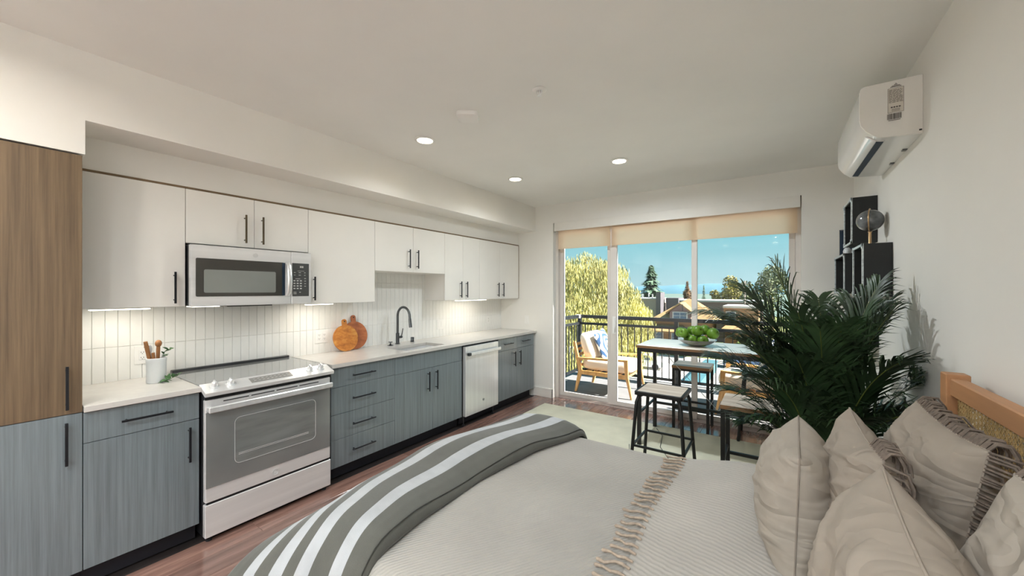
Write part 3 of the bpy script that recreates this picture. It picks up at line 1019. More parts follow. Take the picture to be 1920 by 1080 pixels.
# ------------------------------------------------------------------ outlets and switches
def wallplate(name, label, y, z, w_, h_, kind):
    t = thing(name, label, 'outlet' if 'outlet' in name else 'switch', (-3.385, y, z), 'white wall plates')
    part('plate', MB().box(-3.385, -3.380, y - w_ / 2, y + w_ / 2, z - h_ / 2, z + h_ / 2, .0015), 'white_plastic', t)
    n = max(1, round(w_ / .058))
    for i in range(n):
        yy = y + (i - (n - 1) / 2) * .047
        ins = part('receptacle' if kind == 'o' else 'rocker', MB().box(-3.380, -3.3775, yy - .0165, yy + .0165, z - .033, z + .033, .001), 'white_plastic', t)
        if kind == 'o':
            sb = MB()
            for s in (-1, 1):
                for d in (-1, 1):
                    sb.box(-3.3776, -3.3770, yy + d * .006 - .0012, yy + d * .006 + .0012, z + s * .017 - .004, z + s * .017 + .004)
                sb.cyl((-3.3776, yy, z + s * .017 - .009), (-3.3770, yy, z + s * .017 - .009), .0024, n=8)
            part('slots', sb, 'slot', ins)
    return t
wallplate('power_outlet', 'white outlet behind the utensil crock', .672, 1.062, .075, .118, 'o')
wallplate('power_outlet', 'double white outlet left of the cutting boards', 1.862, 1.062, .118, .118, 'o')
wallplate('light_switch', 'white double switch plate right of the faucet', 3.355, 1.062, .118, .118, 's')
wallplate('power_outlet', 'white outlet under the corner upper cabinet', 4.303, 1.062, .072, .118, 'o')
t = thing('light_switch', 'white rocker switch on the window wall above the counter end', 'switch', (-2.925, YW, 1.058), 'white wall plates')
part('plate', MB().box(-2.961, -2.889, YW - .005, YW, 1.0, 1.117, .0015), 'white_plastic', t)
part('rocker', MB().box(-2.9415, -2.9085, YW - .0078, YW - .005, 1.025, 1.092, .001), 'white_plastic', t)

# ------------------------------------------------------------------ lights
def downlight(x, y, label, power=1.0, tint=(.90, .965, 1.0), spread=140):
    t = thing('recessed_downlight', label, 'ceiling light', (x, y, ZC), 'recessed ceiling downlights')
    part('trim_ring', MB().lathe([(.058, -.001), (.078, -.001), (.080, -.004), (.076, -.008), (.060, -.010), (.058, -.006)], (x, y, ZC), 32), 'white_plastic', t, 40)
    part('lens', MB().lathe([(0, -.006), (.059, -.006), (.059, -.0015), (0, -.0015)], (x, y, ZC), 32), 'lamp', t)
    l = bpy.data.lights.new('downlight_lamp', 'AREA')
    l.shape = 'DISK'
    l.size = .11
    l.energy = DOWNLIGHT_W * power
    l.color = tint
    l.spread = R(spread)
    lo = bpy.data.objects.new('downlight_lamp', l)
    COL.objects.link(lo)
    lo.location = (0, 0, -.012)
    lo.parent = t
downlight(-2.24, 2.055, 'glowing recessed downlight nearest the smoke alarm', .3)
downlight(-2.24, 3.31, 'glowing recessed downlight nearest the soffit corner', .3)
downlight(-1.154, 3.38, 'glowing recessed downlight nearest the balcony door middle', 2.5, (.88, .955, 1.0), 172)
for x_, y_, where, pw, tn in (  # added unseen lamps, fill that brings up the room's brightness
        (-2.15, -.25, 'over the tall cabinet', 0.8, (.98, .94, .86)),
        (-1.05, -.55, 'just behind the viewer in the middle', 1.3, (.90, .965, 1.0)),
        (.02, -.55, 'just behind the viewer by the right wall', 1.3, (.86, .95, 1.0)),
        (-2.15, -1.7, 'by the back corner on the kitchen side', 2.6, (.90, .965, 1.0)),
        (-1.05, -1.7, 'by the middle of the back wall', 2.6, (.90, .965, 1.0)),
        (.02, -1.7, 'by the back corner on the bed side', 2.6, (.86, .95, 1.0))):
    downlight(x_, y_, 'added fill downlight out of view ' + where, pw, tn, 165)
def led_bar(y0, y1, z, label):
    t = thing('under_cabinet_light', label, 'light strip', (-3.16, (y0 + y1) / 2, z), 'lights under the upper cabinets')
    part('housing', MB().box(-3.19, -3.13, y0 - .006, y1 + .006, z - .006, z, .001), 'white_plastic', t)
    part('diffuser', MB().box(-3.185, -3.135, y0, y1, z - .012, z - .006, .002), 'led', t)
    l = bpy.data.lights.new('led_lamp', 'AREA')
    l.shape = 'RECTANGLE'
    l.size, l.size_y = .05, y1 - y0
    l.energy = UNDERLIGHT_W
    l.color = (1.0, .92, .80)
    lo = bpy.data.objects.new('led_lamp', l)
    COL.objects.link(lo)
    lo.location = (0, 0, -.014)
    lo.parent = t
led_bar(.41, .66, 1.3775, 'lit strip under the cabinet above the crock')
led_bar(1.61, 1.83, 1.3715, 'lit strip just right of the microwave underside')
led_bar(3.40, 3.95, 1.3645, 'lit strip under the cabinets right of the sink')
# smoke alarm / sprinkler
t = thing('smoke_alarm', 'white rounded square alarm on the ceiling', 'smoke alarm', (-1.69, 1.93, ZC))
rot = Matrix.Translation((-1.69, 1.93, 0)) @ Matrix.Rotation(R(36), 4, 'Z')
def rsq(a, z, r):
    return [tuple(rot @ Vector((px, py, z))) for px, py in rrect(-a, a, -a, a, r, 5)]
m = MB()
lv = [(.070, ZC), (.072, ZC - .012), (.068, ZC - .024), (.052, ZC - .034), (.03, ZC - .037)]
vs_ = []
for a_, z_ in lv:
    vs_ += rsq(a_, z_, a_ * .38)
n_ = 24
fs = [(i * n_ + k, i * n_ + (k + 1) % n_, (i + 1) * n_ + (k + 1) % n_, (i + 1) * n_ + k) for i in range(len(lv) - 1) for k in range(n_)]
fs += [tuple(range(n_)), tuple((len(lv) - 1) * n_ + k for k in range(n_))]
part('cover', m.add(vs_, fs), 'white_plastic', t, 35)
t = thing('fire_sprinkler', 'small round white fire sprinkler on the ceiling', 'sprinkler', (-1.13, 1.922, ZC))
part('escutcheon', MB().lathe([(0, -.001), (.04, -.001), (.042, -.004), (.036, -.008), (.018, -.009), (.018, -.005), (0, -.005)], (-1.13, 1.922, ZC), 24), 'white_plastic', t, 40)
m = MB().cyl((-1.13, 1.922, ZC - .004), (-1.13, 1.922, ZC - .03), .004, n=8)
for s in (-1, 1):
    m.tube([(-1.13 + s * .014, 1.922, ZC - .006), (-1.13 + s * .013, 1.922, ZC - .022), (-1.13, 1.922, ZC - .034)], .0025, 6)
m.lathe([(0, -.036), (.013, -.036), (.013, -.034), (0, -.034)], (-1.13, 1.922, ZC), 12)
part('head', m, 'steel_bright', t, 40)
# ------------------------------------------------------------------ sliding balcony door
dr = thing('door_1', 'three-panel sliding glass balcony door with pale frame', None, ((DX0 + DX1) / 2, 4.72, 0), kind='structure')
def frame_piece(name, x0, x1, y0, y1, z0, z1, m='frame_vinyl', c=.002):
    return part(name, MB().box(x0, x1, y0, y1, z0, z1, c), m, dr)
frame_piece('jamb', DX0, -2.462, 4.70, 4.80, .0, DZ)
frame_piece('jamb', .172, DX1, 4.70, 4.80, .0, DZ)
frame_piece('head', -2.462, .172, 4.70, 4.80, 2.315, DZ)
frame_piece('sill', -2.462, .172, 4.700, 4.80, -.02, .012, 'track')
for y in (4.716, 4.742, 4.772):
    frame_piece('track_rail', -2.462, .172, y - .003, y + .003, .012, .030, 'track', .001)
def panel(name, x0, x1, sl, sr, y0, y1):
    t = part(name, MB().box(x0, x0 + sl, y0, y1, .030, 2.314, .002), 'frame_vinyl', dr)
    part('stile', MB().box(x1 - sr, x1, y0, y1, .030, 2.314, .002), 'frame_vinyl', t)
    part('bottom_rail', MB().box(x0 + sl, x1 - sr, y0, y1, .030, .078, .002), 'frame_vinyl', t)
    part('top_rail', MB().box(x0 + sl, x1 - sr, y0, y1, 2.25, 2.314, .002), 'frame_vinyl', t)
    ym = (y0 + y1) / 2
    part('pane', MB().box(x0 + sl - .004, x1 - sr + .004, ym - .003, ym + .003, .074, 2.254), 'glass', t)
    return t
panel('fixed_panel', -2.461, -1.705, .057, .072, 4.750, 4.790)
sp = panel('sliding_panel', -1.722, -.716, .085, .058, 4.704, 4.742)
panel('fixed_panel', -.775, .171, .050, .050, 4.750, 4.790)
hp = [(-1.664, 4.704, .955), (-1.655, 4.675, .975), (-1.645, 4.668, 1.04), (-1.655, 4.675, 1.105), (-1.664, 4.704, 1.125)]
part('pull_handle', MB().tube(hp, .0065, 8), 'white_plastic', sp, 50)
part('latch_plate', MB().box(-1.692, -1.652, 4.700, 4.7045, .93, 1.15, .001), 'white_plastic', sp)
# roller shades
t = thing('shade_valance', 'long white valance box over the roller shades', 'valance', (-1.13, 4.65, 2.287))
part('fascia', MB().box(-2.475, .206, 4.606, 4.612, 2.287, 2.399, .001), 'trim', t)
part('top_panel', MB().box(-2.470, .200, 4.612, 4.698, 2.385, 2.398), 'trim', t)
for x in (-2.475, .200):
    part('end_cap', MB().box(x, x + .006, 4.612, 4.698, 2.287, 2.399), 'trim', t)
def shade(x0, x1, label):
    t = thing('roller_shade', label, 'roller shade', ((x0 + x1) / 2, 4.66, 2.04), 'beige roller shades')
    part('cloth', MB().box(x0, x1, 4.6595, 4.6605, 2.060, 2.345), 'shade', t)
    part('hem_bar', MB().box(x0, x1, 4.656, 4.664, 2.044, 2.062, .001), 'shade', t)
    part('roller_tube', MB().cyl((x0, 4.655, 2.345), (x1, 4.655, 2.345), .022, n=14), 'steel', t, 40)
shade(-2.44, -1.708, 'narrow beige roller shade over the leftmost door panel')
shade(-1.684, .186, 'wide beige roller shade over the two right door panels')

# ------------------------------------------------------------------ air conditioner
AY0, AY1 = 2.664, 3.512
t = thing('air_conditioner', 'white wall-mounted mini-split air conditioner near the ceiling', 'air conditioner', (.48, (AY0 + AY1) / 2, 2.25))
prof = [(.596, 2.535), (.385, 2.535), (.371, 2.528), (.366, 2.51), (.366, 2.365), (.372, 2.335), (.392, 2.302), (.42, 2.275), (.436, 2.264), (.46, 2.258), (.596, 2.249)]
part('body', MB().prism(prof, 1, AY0 + .012, AY1 - .012), 'ac_gloss', t, 35)
shr = [(lerp(.48, a, .985), lerp(2.39, b, .985)) for a, b in prof]
for a, b in ((AY0, AY0 + .013), (AY1 - .013, AY1)):
    part('end_cap', MB().prism(shr if a > 3 else prof, 1, a, b), 'ac_white', t, 35)
part('air_slot', MB().prism([(.437, 2.266), (.470, 2.2625), (.468, 2.254), (.436, 2.258)], 1, AY0 + .075, AY1 - .05), 'book_blue', t)
part('louver', MB().prism([(.398, 2.293), (.434, 2.262), (.437, 2.256), (.431, 2.256), (.394, 2.289)], 1, AY0 + .05, AY1 - .03), 'ac_gloss', t, 50)
part('louver', MB().prism([(.472, 2.262), (.484, 2.2605), (.483, 2.2535), (.471, 2.255)], 1, AY0 + .05, AY1 - .03), 'ac_gloss', t, 50)
for y in (AY0 + .25, AY0 + .52):
    part('clip', MB().box(.575, .594, y, y + .03, 2.243, 2.253, .001), 'steel_dark', t)
lb = part('rating_label', MB().box(.472, .530, AY0 - .0008, AY0 + .001, 2.374, 2.497), 'paper', t, label='printed rating label')
pm_ = MB()
def pr(x0, x1, z0, z1):
    pm_.box(x0, x1, AY0 - .0014, AY0 - .0007, z0, z1)
for z in (2.374, 2.496): pr(.472, .530, z, z + .001)
for x in (.472, .529): pr(x, x + .001, 2.374, 2.497)
rnd = random.Random(2)
z = 2.487
while z > 2.42:
    x = .476
    while x < .520:
        w_ = rnd.uniform(.004, .014)
        pr(x, min(x + w_, .526), z, z + .0018)
        x += w_ + .0025
    z -= .0052
for i in range(4): pr(.483 + i * .0095, .490 + i * .0095, 2.398, 2.404)
for z in (2.391, 2.386, 2.381): pr(.486, .516, z, z + .0014)
for i, z in enumerate((2.502, 2.507, 2.512, 2.517)): pr(.501 - (.020, .015, .006, .003)[i], .501 + (.020, .015, .006, .003)[i], z, z + .0022)
x = .470
while x < .522:
    w_ = rnd.choice((.0008, .0014, .0024))
    pr(x, x + w_, 2.341, 2.370)
    x += w_ + rnd.choice((.0008, .0012, .002))
pr(.474, .518, 2.335, 2.3375)
part('label_print', pm_, 'print_dark', lb)
part('screw_hole', MB().box(.583, .593, AY0 - .001, AY0 + .001, 2.262, 2.270), 'black', t)

# ------------------------------------------------------------------ wall crates
SXF, SXB = .458, .596
def crate(label, y0, y1, z0, z1):
    t = thing('wall_crate', label, 'wall shelf', ((SXF + SXB) / 2, (y0 + y1) / 2, z0), 'black box shelves on the right wall')
    k = .012
    for nm, b in (('side', (y0, y0 + k, z0, z1)), ('side', (y1 - k, y1, z0, z1)), ('bottom', (y0 + k, y1 - k, z0, z0 + k)), ('top', (y0 + k, y1 - k, z1 - k, z1))):
        part(nm, MB().box(SXF, SXB, *b, .001), 'shelf_black', t)
    part('back', MB().box(SXB - .008, SXB, y0 + k, y1 - k, z0 + k, z1 - k), 'shelf_inner', t)
    r = .006
    m = MB()
    m.box(SXF - .003, SXF + r, y0 - .001, y0 + k + .002, z0, z1, .001)
    m.box(SXF - .003, SXF + r, y1 - k - .002, y1 + .001, z0, z1, .001)
    m.box(SXF - .003, SXF + r, y0, y1, z0 - .001, z0 + k + .002, .001)
    m.box(SXF - .003, SXF + r, y0, y1, z1 - k - .002, z1 + .001, .001)
    part('rim', m, 'shelf_rim', t)
    for yy in (y0, y1):
        for zz in (z0, z1):
            s1, s2 = (1 if yy == y0 else -1), (1 if zz == z0 else -1)
            cb = MB().box(SXF - .006, SXF + .004, yy - s1 * .003, yy + s1 * .028, zz - s2 * .003, zz + s2 * .018, .002)
            cb.box(SXF - .006, SXF + .004, yy - s1 * .003, yy + s1 * .016, zz - s2 * .003, zz + s2 * .03, .002)
            part('corner_bracket', cb, 'shelf_rim', t)
    return t
crate('topmost black box shelf with pale rim on the right wall', 3.65, 4.005, 1.82, 2.148)
crate('black box shelf carrying the globe', 3.235, 3.59, 1.44, 1.775)
crate('wide black box shelf nearest the window wall', 4.015, 4.56, 1.455, 1.775)
crate('lowest black box shelf behind the palm', 3.61, 3.965, 1.085, 1.425)
gx, gy, gz, gr = .518, 3.40, 1.940, .070
t = thing('desk_globe', 'grey marbled desk globe on a brass arm', 'globe', (gx, gy, 1.7755))
part('ball', MB().ball((gx, gy, gz), gr, 32, 20), 'globe', t, 60)
pts = []
tilt = R(12)
for i in range(19):
    a = R(-98 + 196 * i / 18)
    lx, lz = (gr + .006) * math.cos(a), (gr + .006) * math.sin(a)
    pts.append((gx - lx * .25, gy - lx * .97, gz + lz))
part('meridian_arm', MB().tube(pts, .0036, 8), 'gold', t, 60)
m = MB().lathe([(.036, 0), (.036, .004), (.012, .008), (.008, .014), (.008, gz - gr - 1.7755 - .008), (.012, gz - gr - 1.7755 - .004), (0, gz - gr - 1.7755 - .002)], (gx, gy, 1.7755), 20)
part('stand', m, 'gold', t, 40)
t = thing('notebook', 'dark blue spiral notebook standing on the wide box shelf', 'notebook', (.515, 4.34, 1.7755))
part('cover', MB().box(.466, .584, 4.335, 4.347, 1.7765, 2.005, .001), 'book_blue', t)
m = MB()
for i in range(16):
    x = .472 + i * .007
    m.tube([(x, 4.331, 1.996), (x, 4.332, 2.008), (x, 4.341, 2.012), (x, 4.350, 2.008), (x, 4.351, 1.996)], .001, 5)
part('spiral', m, 'steel', t)
part('pages', MB().box(.464, .466, 4.336, 4.346, 1.778, 1.99), 'paper', t)
solo('cat_figurine', MB().lathe([(0, 0), (.024, .001), (.027, .02), (.022, .04), (.012, .05), (.016, .06), (.015, .075), (0, .085)], (.487, 4.09, 1.7755), 16), 'ceramic', (.487, 4.09, 1.7755), 'small white rounded figurine on the wide box shelf', 'figurine', smooth=60)
solo('upright_book', MB().box(.475, .585, 3.80, 3.83, 1.8325, 2.06, .002), 'paper', (.53, 3.815, 1.8325), 'pale upright book inside the topmost box shelf', 'book')
solo('trinket_box', MB().box(.475, .57, 4.05, 4.16, 1.4675, 1.52, .004), 'board_light', (.52, 4.1, 1.4675), 'small amber box inside the wide box shelf', 'box')

# ------------------------------------------------------------------ rug, cords
RG = (-2.47, .42, 2.25, 4.335)
solo('area_rug', MB().box(RG[0], RG[1], RG[2], RG[3], .0, .011, .004), 'rug', (-1.0, 2.6, 0), 'large pale beige rug under bed and stools', 'rug')
solo('floor_cable', MB().tube([(-1.26, 2.95, .0145), (-1.20, 3.10, .0145), (-1.22, 3.34, .0145), (-1.10, 3.50, .0145), (-1.14, 3.62, .0145)], .0028, 6), 'cord', (-1.2, 3.2, .011), 'thin dark cable on the rug beside the throw end', 'cable', smooth=60)
solo('floor_cable', MB().tube([(-1.03, 4.20, .0145), (-.93, 4.02, .0145), (-.88, 3.72, .0145), (-.73, 3.45, .0145), (-.70, 3.30, .0145), (-.60, 3.08, .0145), (-.55, 2.9, .0145)], .0028, 6), 'cord', (-.8, 3.6, .011), 'thin dark cable on the rug passing under the metal stool', 'cable', smooth=60)

# ------------------------------------------------------------------ bed
BX0, BX1, BY0, BY1, BZ = -1.50, .485, .72, 2.165, .60
t = thing('cane_bed', 'wooden bed with woven cane headboard against the right wall', 'bed', (-.5, 1.4, 0))
for y0 in (1.97, .64):
    part('headboard_post', MB().box(.497, .557, y0, y0 + .058, .011, 1.186, .003), 'bed_wood', t)
part('headboard_rail', MB().box(.506, .546, .698, 1.97, 1.112, 1.172, .004), 'bed_wood', t)
part('headboard_rail', MB().box(.506, .546, .698, 1.97, .55, .61, .004), 'bed_wood', t)
cn = MB()
y = .703
cxp = .526
k = 0
while y < 1.968:
    for d in (0, .0042):
        cn.box(cxp - .0008 + (k % 2) * .0012, cxp + (k % 2) * .0012, y + d, y + d + .0021, .61, 1.114)
    y += .0125
    k += 1
z = .615
k = 0
while z < 1.108:
    for d in (0, .0042):
        cn.box(cxp - .0006 + (k % 2) * .0012, cxp + .0002 + (k % 2) * .0012, .698, 1.97, z + d, z + d + .0021)
    z += .0125
    k += 1
for s in (-1, 1):
    y = .698 - .49
    while y < 1.97 + .49:
        ya, yb, za, zb_ = y, y + s * .49, .61, 1.10
        def clip(ya, za, yb, zb_):
            pts = []
            for (p, q) in (((ya, za), (yb, zb_)),):
                t0, t1 = 0.0, 1.0
                dy = yb - ya
                for lim, sg in ((.698, 1), (1.97, -1)):
                    f0, f1 = sg * (ya - lim), sg * (yb - lim)
                    if f0 < 0 and f1 < 0: return None
                    if f0 < 0: t0 = max(t0, f0 / (f0 - f1))
                    if f1 < 0: t1 = min(t1, f0 / (f0 - f1))
                if t1 - t0 < .02: return None
                return (lerp(ya, yb, t0), lerp(za, zb_, t0), lerp(ya, yb, t1), lerp(za, zb_, t1))
        c = clip(ya, za, yb, zb_)
        if c:
            cn.add([(cxp - .0022, c[0] - .0017, c[1]), (cxp - .0022, c[0] + .0017, c[1]), (cxp - .0022, c[2] + .0017, c[3]), (cxp - .0022, c[2] - .0017, c[3]),
                    (cxp - .0014, c[0] - .0017, c[1]), (cxp - .0014, c[0] + .0017, c[1]), (cxp - .0014, c[2] + .0017, c[3]), (cxp - .0014, c[2] - .0017, c[3])],
                   [(0, 1, 2, 3), (4, 5, 6, 7), (0, 1, 5, 4), (1, 2, 6, 5), (2, 3, 7, 6), (3, 0, 4, 7)])
        y += .0177
part('cane_webbing', cn, 'cane', t, label='woven tan cane webbing', kind='stuff', fixn=False)
part('side_rail', MB().box(BX0 + .03, .50, BY1 - .075, BY1 - .045, .16, .32, .003), 'bed_wood', t)
part('side_rail', MB().box(BX0 + .03, .50, BY0 + .045, BY0 + .075, .16, .32, .003), 'bed_wood', t)
part('foot_rail', MB().box(BX0 + .03, BX0 + .06, BY0 + .075, BY1 - .075, .16, .32, .003), 'bed_wood', t)
for y in (BY0 + .05, BY1 - .10):
    part('leg', MB().box(BX0 + .06, BX0 + .11, y, y + .05, .011, .16, .003), 'bed_wood', t)
part('mattress', MB().box(BX0 + .05, BX1 - .02, BY0 + .05, BY1 - .05, .32, .575, .03), 'mattress', t)

def fold(d, r):
    if d <= 0: return 0.0, 0.0
    if d < r * math.pi / 2:
        a = d / r
        return r * math.sin(a), r * (1 - math.cos(a))
    return r, r + d - r * math.pi / 2
def drape(px, py, ztop, x_edge, y0, y1, r, x_fold=True):
    """cloth point: px,py run along the cloth; it bends down past the foot edge and both sides"""
    dzx = dzy = 0.0
    x, y = px, py
    if x_fold and px < x_edge + r:
        dx, dzx = fold(x_edge + r - px, r)
        x = x_edge + r - dx
    if py > y1 - r:
        dy, dzy = fold(py - (y1 - r), r)
        y = y1 - r + dy
    elif py < y0 + r:
        dy, dzy = fold(y0 + r - py, r)
        y = y0 + r - dy
    return x, y, ztop - max(dzx, dzy) - .35 * min(dzx, dzy)
def cov(u, v):
    px = lerp(BX0 - .40, BX1, u)
    py = lerp(BY0 - .40, BY1 + .42, v)
    x, y, z = drape(px, py, BZ, BX0, BY0, BY1, .07)
    z += .006 * noise.noise(Vector((x * 3, y * 3, 1.3)))
    if z < .5:
        wv = .010 * math.sin((px + py) * 17)
        if y > BY1 - .02: y += wv
        if x < BX0 + .02: x += wv
    return x, y, z
solo('coverlet', MB().grid(cov, 90, 90), 'coverlet', (-.5, 1.4, .2), 'plain beige woven coverlet spread over the bed', 'bedspread', smooth=60, fixn=False)
def blk(u, v):
    px = lerp(-.395, .44, u)
    py = lerp(BY0 - .30, BY1 + .34, v)
    px += .012 * math.sin(py * 7) * (1 - u)
    hump = .055 * smoothstep(0.0, .38, u) * (0.55 + .45 * smoothstep(1.1, 1.9, py))
    x, y, z = drape(px, py, BZ + .014 + hump, -9, BY0 - .008, BY1 + .008, .05 + hump * .8, False)
    z += .010 * smoothstep(.02, .3, u) * noise.noise(Vector((x * 4, y * 4, 7.7)))
    return x, y, z
tb = thing('folded_blanket', 'cream ribbed blanket with tassels over the head half of the bed', 'blanket', (0, 1.4, BZ))
part('cloth', MB().grid(blk, 50, 80), 'blanket', tb, 60, fixn=False)
rnd = random.Random(11)
yy = .70
while yy < 2.14:
    jx = .012 * math.sin(yy * 7)
    L = rnd.uniform(.078, .098)
    w1, w2 = rnd.uniform(-.010, .010), rnd.uniform(-.012, .012)
    x0 = -.390 + jx
    z0 = BZ + .012
    pts = [(x0 + .01, yy, z0 + .004), (x0 - L * .15, yy + w1 * .3, z0 + .009), (x0 - L * .4, yy + w1, z0 + .004), (x0 - L * .7, yy + w2, z0 + .001), (x0 - L * .95, yy + w2 * .6, z0), (x0 - L, yy + w2 * .6, z0)]
    part('tassel', MB().tube(pts, [.0045, .005, .0045, .0045, .0062, .003], 7), 'tassel', tb, 60)
    yy += rnd.uniform(.030, .056)

# striped throw
INNER = [(.1, -1.04), (.45, -1.05), (.7, -1.06), (.8, -1.07), (1.015, -1.097), (1.351, -1.109), (1.746, -1.065), (2.137, -.952), (2.4, -.92)]
PROF = [(0, .008), (.003, .022), (-.006, .042), (-.018, .052), (-.06, .070), (-.12, .082), (-.20, .084), (-.29, .079), (-.37, .066), (-.43, .044), (-.478, .008), (-.512, -.05), (-.53, -.12), (-.536, -.2), (-.538, -.262)]
PROF2 = [(0, .008), (.003, .022), (-.004, .040), (-.01, .048), (-.04, .056), (-.08, .058), (-.135, .056), (-.2, .052), (-.26, .048), (-.305, .044), (-.345, .040), (-.395, .032), (-.445, .022), (-.50, .008), (-.545, -.01)]
cum = [0]
for (a, b), (c, d) in zip(PROF, PROF[1:]):
    cum.append(cum[-1] + math.hypot(c - a, d - b))
def prof_at(u):
    s = u * cum[-1]
    for i in range(len(PROF) - 1):
        if s <= cum[i + 1] or i == len(PROF) - 2:
            f = (s - cum[i]) / (cum[i + 1] - cum[i])
            return (lerp(PROF[i][0], PROF[i + 1][0], f), lerp(PROF[i][1], PROF[i + 1][1], f)), (lerp(PROF2[i][0], PROF2[i + 1][0], f), lerp(PROF2[i][1], PROF2[i + 1][1], f))
def thr(u, v):
    pa, pb = prof_at(u)
    py = lerp(.38, 2.315, v)
    k_ = 1 - smoothstep(.62, 1.15, py)
    ox, oz = lerp(pa[0], pb[0], k_), lerp(pa[1], pb[1], k_)
    ins = interp(INNER, py)
    x = ins + ox * (1 + .05 * math.sin(py * 4))
    top = max(0, oz)
    z = BZ + oz + (.012 * math.sin(py * 8.5 + u * 3) + .006 * noise.noise(Vector((x * 3, py * 3, 3)))) * min(1, top / .05)
    dz = 0
    if py > 2.10:
        d, dz = fold(py - 2.10, .09)
        py = 2.10 + d
    elif py < .84:
        d, dz = fold(.84 - py, .16)
        py = .84 - d - .15 * u ** 1.5 * min(1, dz / .15)
    return x, py, max(z - dz, .10)
mb = MB().grid(thr, 90, 110, uv=True)
tt = solo('striped_throw', mb, 'throw', (-1.3, 1.4, .3), 'grey and white striped throw draped across the foot of the bed', 'throw blanket', smooth=70, fixn=False)
sd = tt.modifiers.new('thickness', 'SOLIDIFY')
sd.thickness = .006
sd.offset = 1
ln = MB().tube([tuple(Vector(thr(.058, v / 60.0)) + Vector((.002, 0, .002))) for v in range(4, 58)], .0022, 5)
part('edge_seam', ln, 'throw_seam', tt, 60)

# pillows
def pillow(name, label, c, wY, h, th, lean, yaw, seed, m, fringe=None, seam=False, sag=.055, roll=0.0):
    """c: centre; wY width along y, h height, th thickness; lean tips the top toward +x"""
    X = Matrix.Translation(c) @ Matrix.Rotation(R(yaw), 4, 'Z') @ Matrix.Rotation(R(lean), 4, 'Y') @ Matrix.Rotation(R(roll), 4, 'X')
    rnd = random.Random(seed)
    ph = [rnd.uniform(0, 6) for _ in range(8)]
    def outline(a, b):
        ya = wY / 2 * a * (1 - sag * (1 - b * b))
        zb_ = h / 2 * b * (1 - sag * 1.2 * (1 - a * a))
        return ya, zb_
    def surf(side):
        def f(u, v):
            a, b = 2 * u - 1, 2 * v - 1
            # denser near the edges
            a = math.sin(a * math.pi / 2) * .75 + a * .25
            b = math.sin(b * math.pi / 2) * .75 + b * .25
            ya, zb_ = outline(a, b)
            e = max(0, (1 - abs(a) ** 2.6)) ** .5 * max(0, (1 - abs(b) ** 2.6)) ** .5
            t_ = th / 2 * e
            # creases: a few soft folds running in from the seams, plus broad noise
            cre = 0
            for q in range(4):
                ang = ph[q]
                d = a * math.cos(ang) + b * math.sin(ang)
                cre += math.sin(d * (5 + 2.5 * q) + ph[q + 4] + 2.2 * noise.noise(Vector((a * 1.3, b * 1.3, seed + q))))
            w_ = noise.fractal(Vector((ya * 5 + seed, zb_ * 11, side * 3.1 + seed)), 1.0, 2.0, 3)
            w2 = abs(noise.noise(Vector((ya * 4 - seed * 2, zb_ * 13 + ya * 5, seed + side))))
            q1 = noise.noise(Vector((ya * 2.6 + seed * 1.7, zb_ * 11 + ya * 3.5 * (1 if seed % 2 else -1), seed + side * .7)))
            q2 = noise.noise(Vector((ya * 6 + seed, zb_ * 5 - ya * 4, seed * 2.3 + side)))
            rdg = (1 - min(1, abs(q1) * 3.2)) ** 2 * .012 + (1 - min(1, abs(q2) * 4)) ** 2 * .007
            t_ += (cre * .0014 + w_ * .006 - w2 * .006 + rdg * .8) * min(1, e * 1.8)
            return tuple(X @ Vector((side * max(t_, 0), ya, zb_)))
        return f
    t = thing(name, label, 'pillow', (c[0], c[1], c[2] - h / 2), 'pillows on the bed')
    mb = MB().grid(surf(-1), 70, 70)
    mb2 = MB().grid(surf(1), 70, 70)
    k = len(mb.v)
    mb.v += mb2.v
    mb.f += [tuple(reversed([i + k for i in q])) for q in mb2.f]
    part('cover', mb, m, t, 80, fixn=False)
    edge = []
    N = 40
    for (a0, b0, a1, b1) in ((-1, -1, -1, 1), (-1, 1, 1, 1), (1, 1, 1, -1), (1, -1, -1, -1)):
        for i in range(N):
            edge.append((lerp(a0, a1, i / N), lerp(b0, b1, i / N)))
    pts = [X @ Vector((0, *outline(a, b))) for a, b in edge]
    part('piping' if not seam else 'seam', MB().tube(pts + [pts[0]], .0028, 6), 'seam' if seam else m, t, 60)
    if fringe:
        fm = MB()
        for (a0, b0, a1, b1, nrm) in fringe:
            L = math.hypot((a1 - a0) * wY / 2, (b1 - b0) * h / 2)
            n = int(L / .0098)
            for i in range(n):
                f_ = (i + rnd.random()) / n
                a, b = lerp(a0, a1, f_), lerp(b0, b1, f_)
                p = X @ Vector((0, *outline(a, b)))
                out = X.to_3x3() @ Vector((0, nrm[0], nrm[1]))
                ln_ = rnd.uniform(.085, .13)
                j = Vector((rnd.uniform(-.3, .3), rnd.uniform(-.35, .35), rnd.uniform(-.1, .1)))
                bk = Vector((1, 0, 0))
                p1 = p + (out * .75 + bk * .45 + j * .3) * ln_ * .25
                p2 = p1 + (out * .15 + bk * .8 + Vector((0, 0, -.2)) + j * .5) * ln_ * .25
                p3 = p2 + (bk * .35 + Vector((0, 0, -.85)) + j * .6) * ln_ * .28
                p4 = p3 + (Vector((.05, 0, -1)) + j * .5) * ln_ * .3
                for pp in (p1, p2, p3, p4):
                    pp.x = min(pp.x, .500)
                fm.tube([p, p1, p2, p3, p4], [.0034, .0038, .0036, .0034, .0028], 5)
        part('fringe', fm, 'fringe', t, 60, label='brown-grey corded fringe', kind='stuff', fixn=False)
    return t
TOPS = (-1, 1, 1, 1, (0, 1))
NEAR = (-1, 1, -1, -.2, (-1, 0))
pillow('fringed_pillow', 'large beige pillow with fringe leaning on the headboard, farthest from the viewer', (.378, 1.63, .855), .49, .49, .20, 8, 2, 4, 'pillow', [TOPS, NEAR])
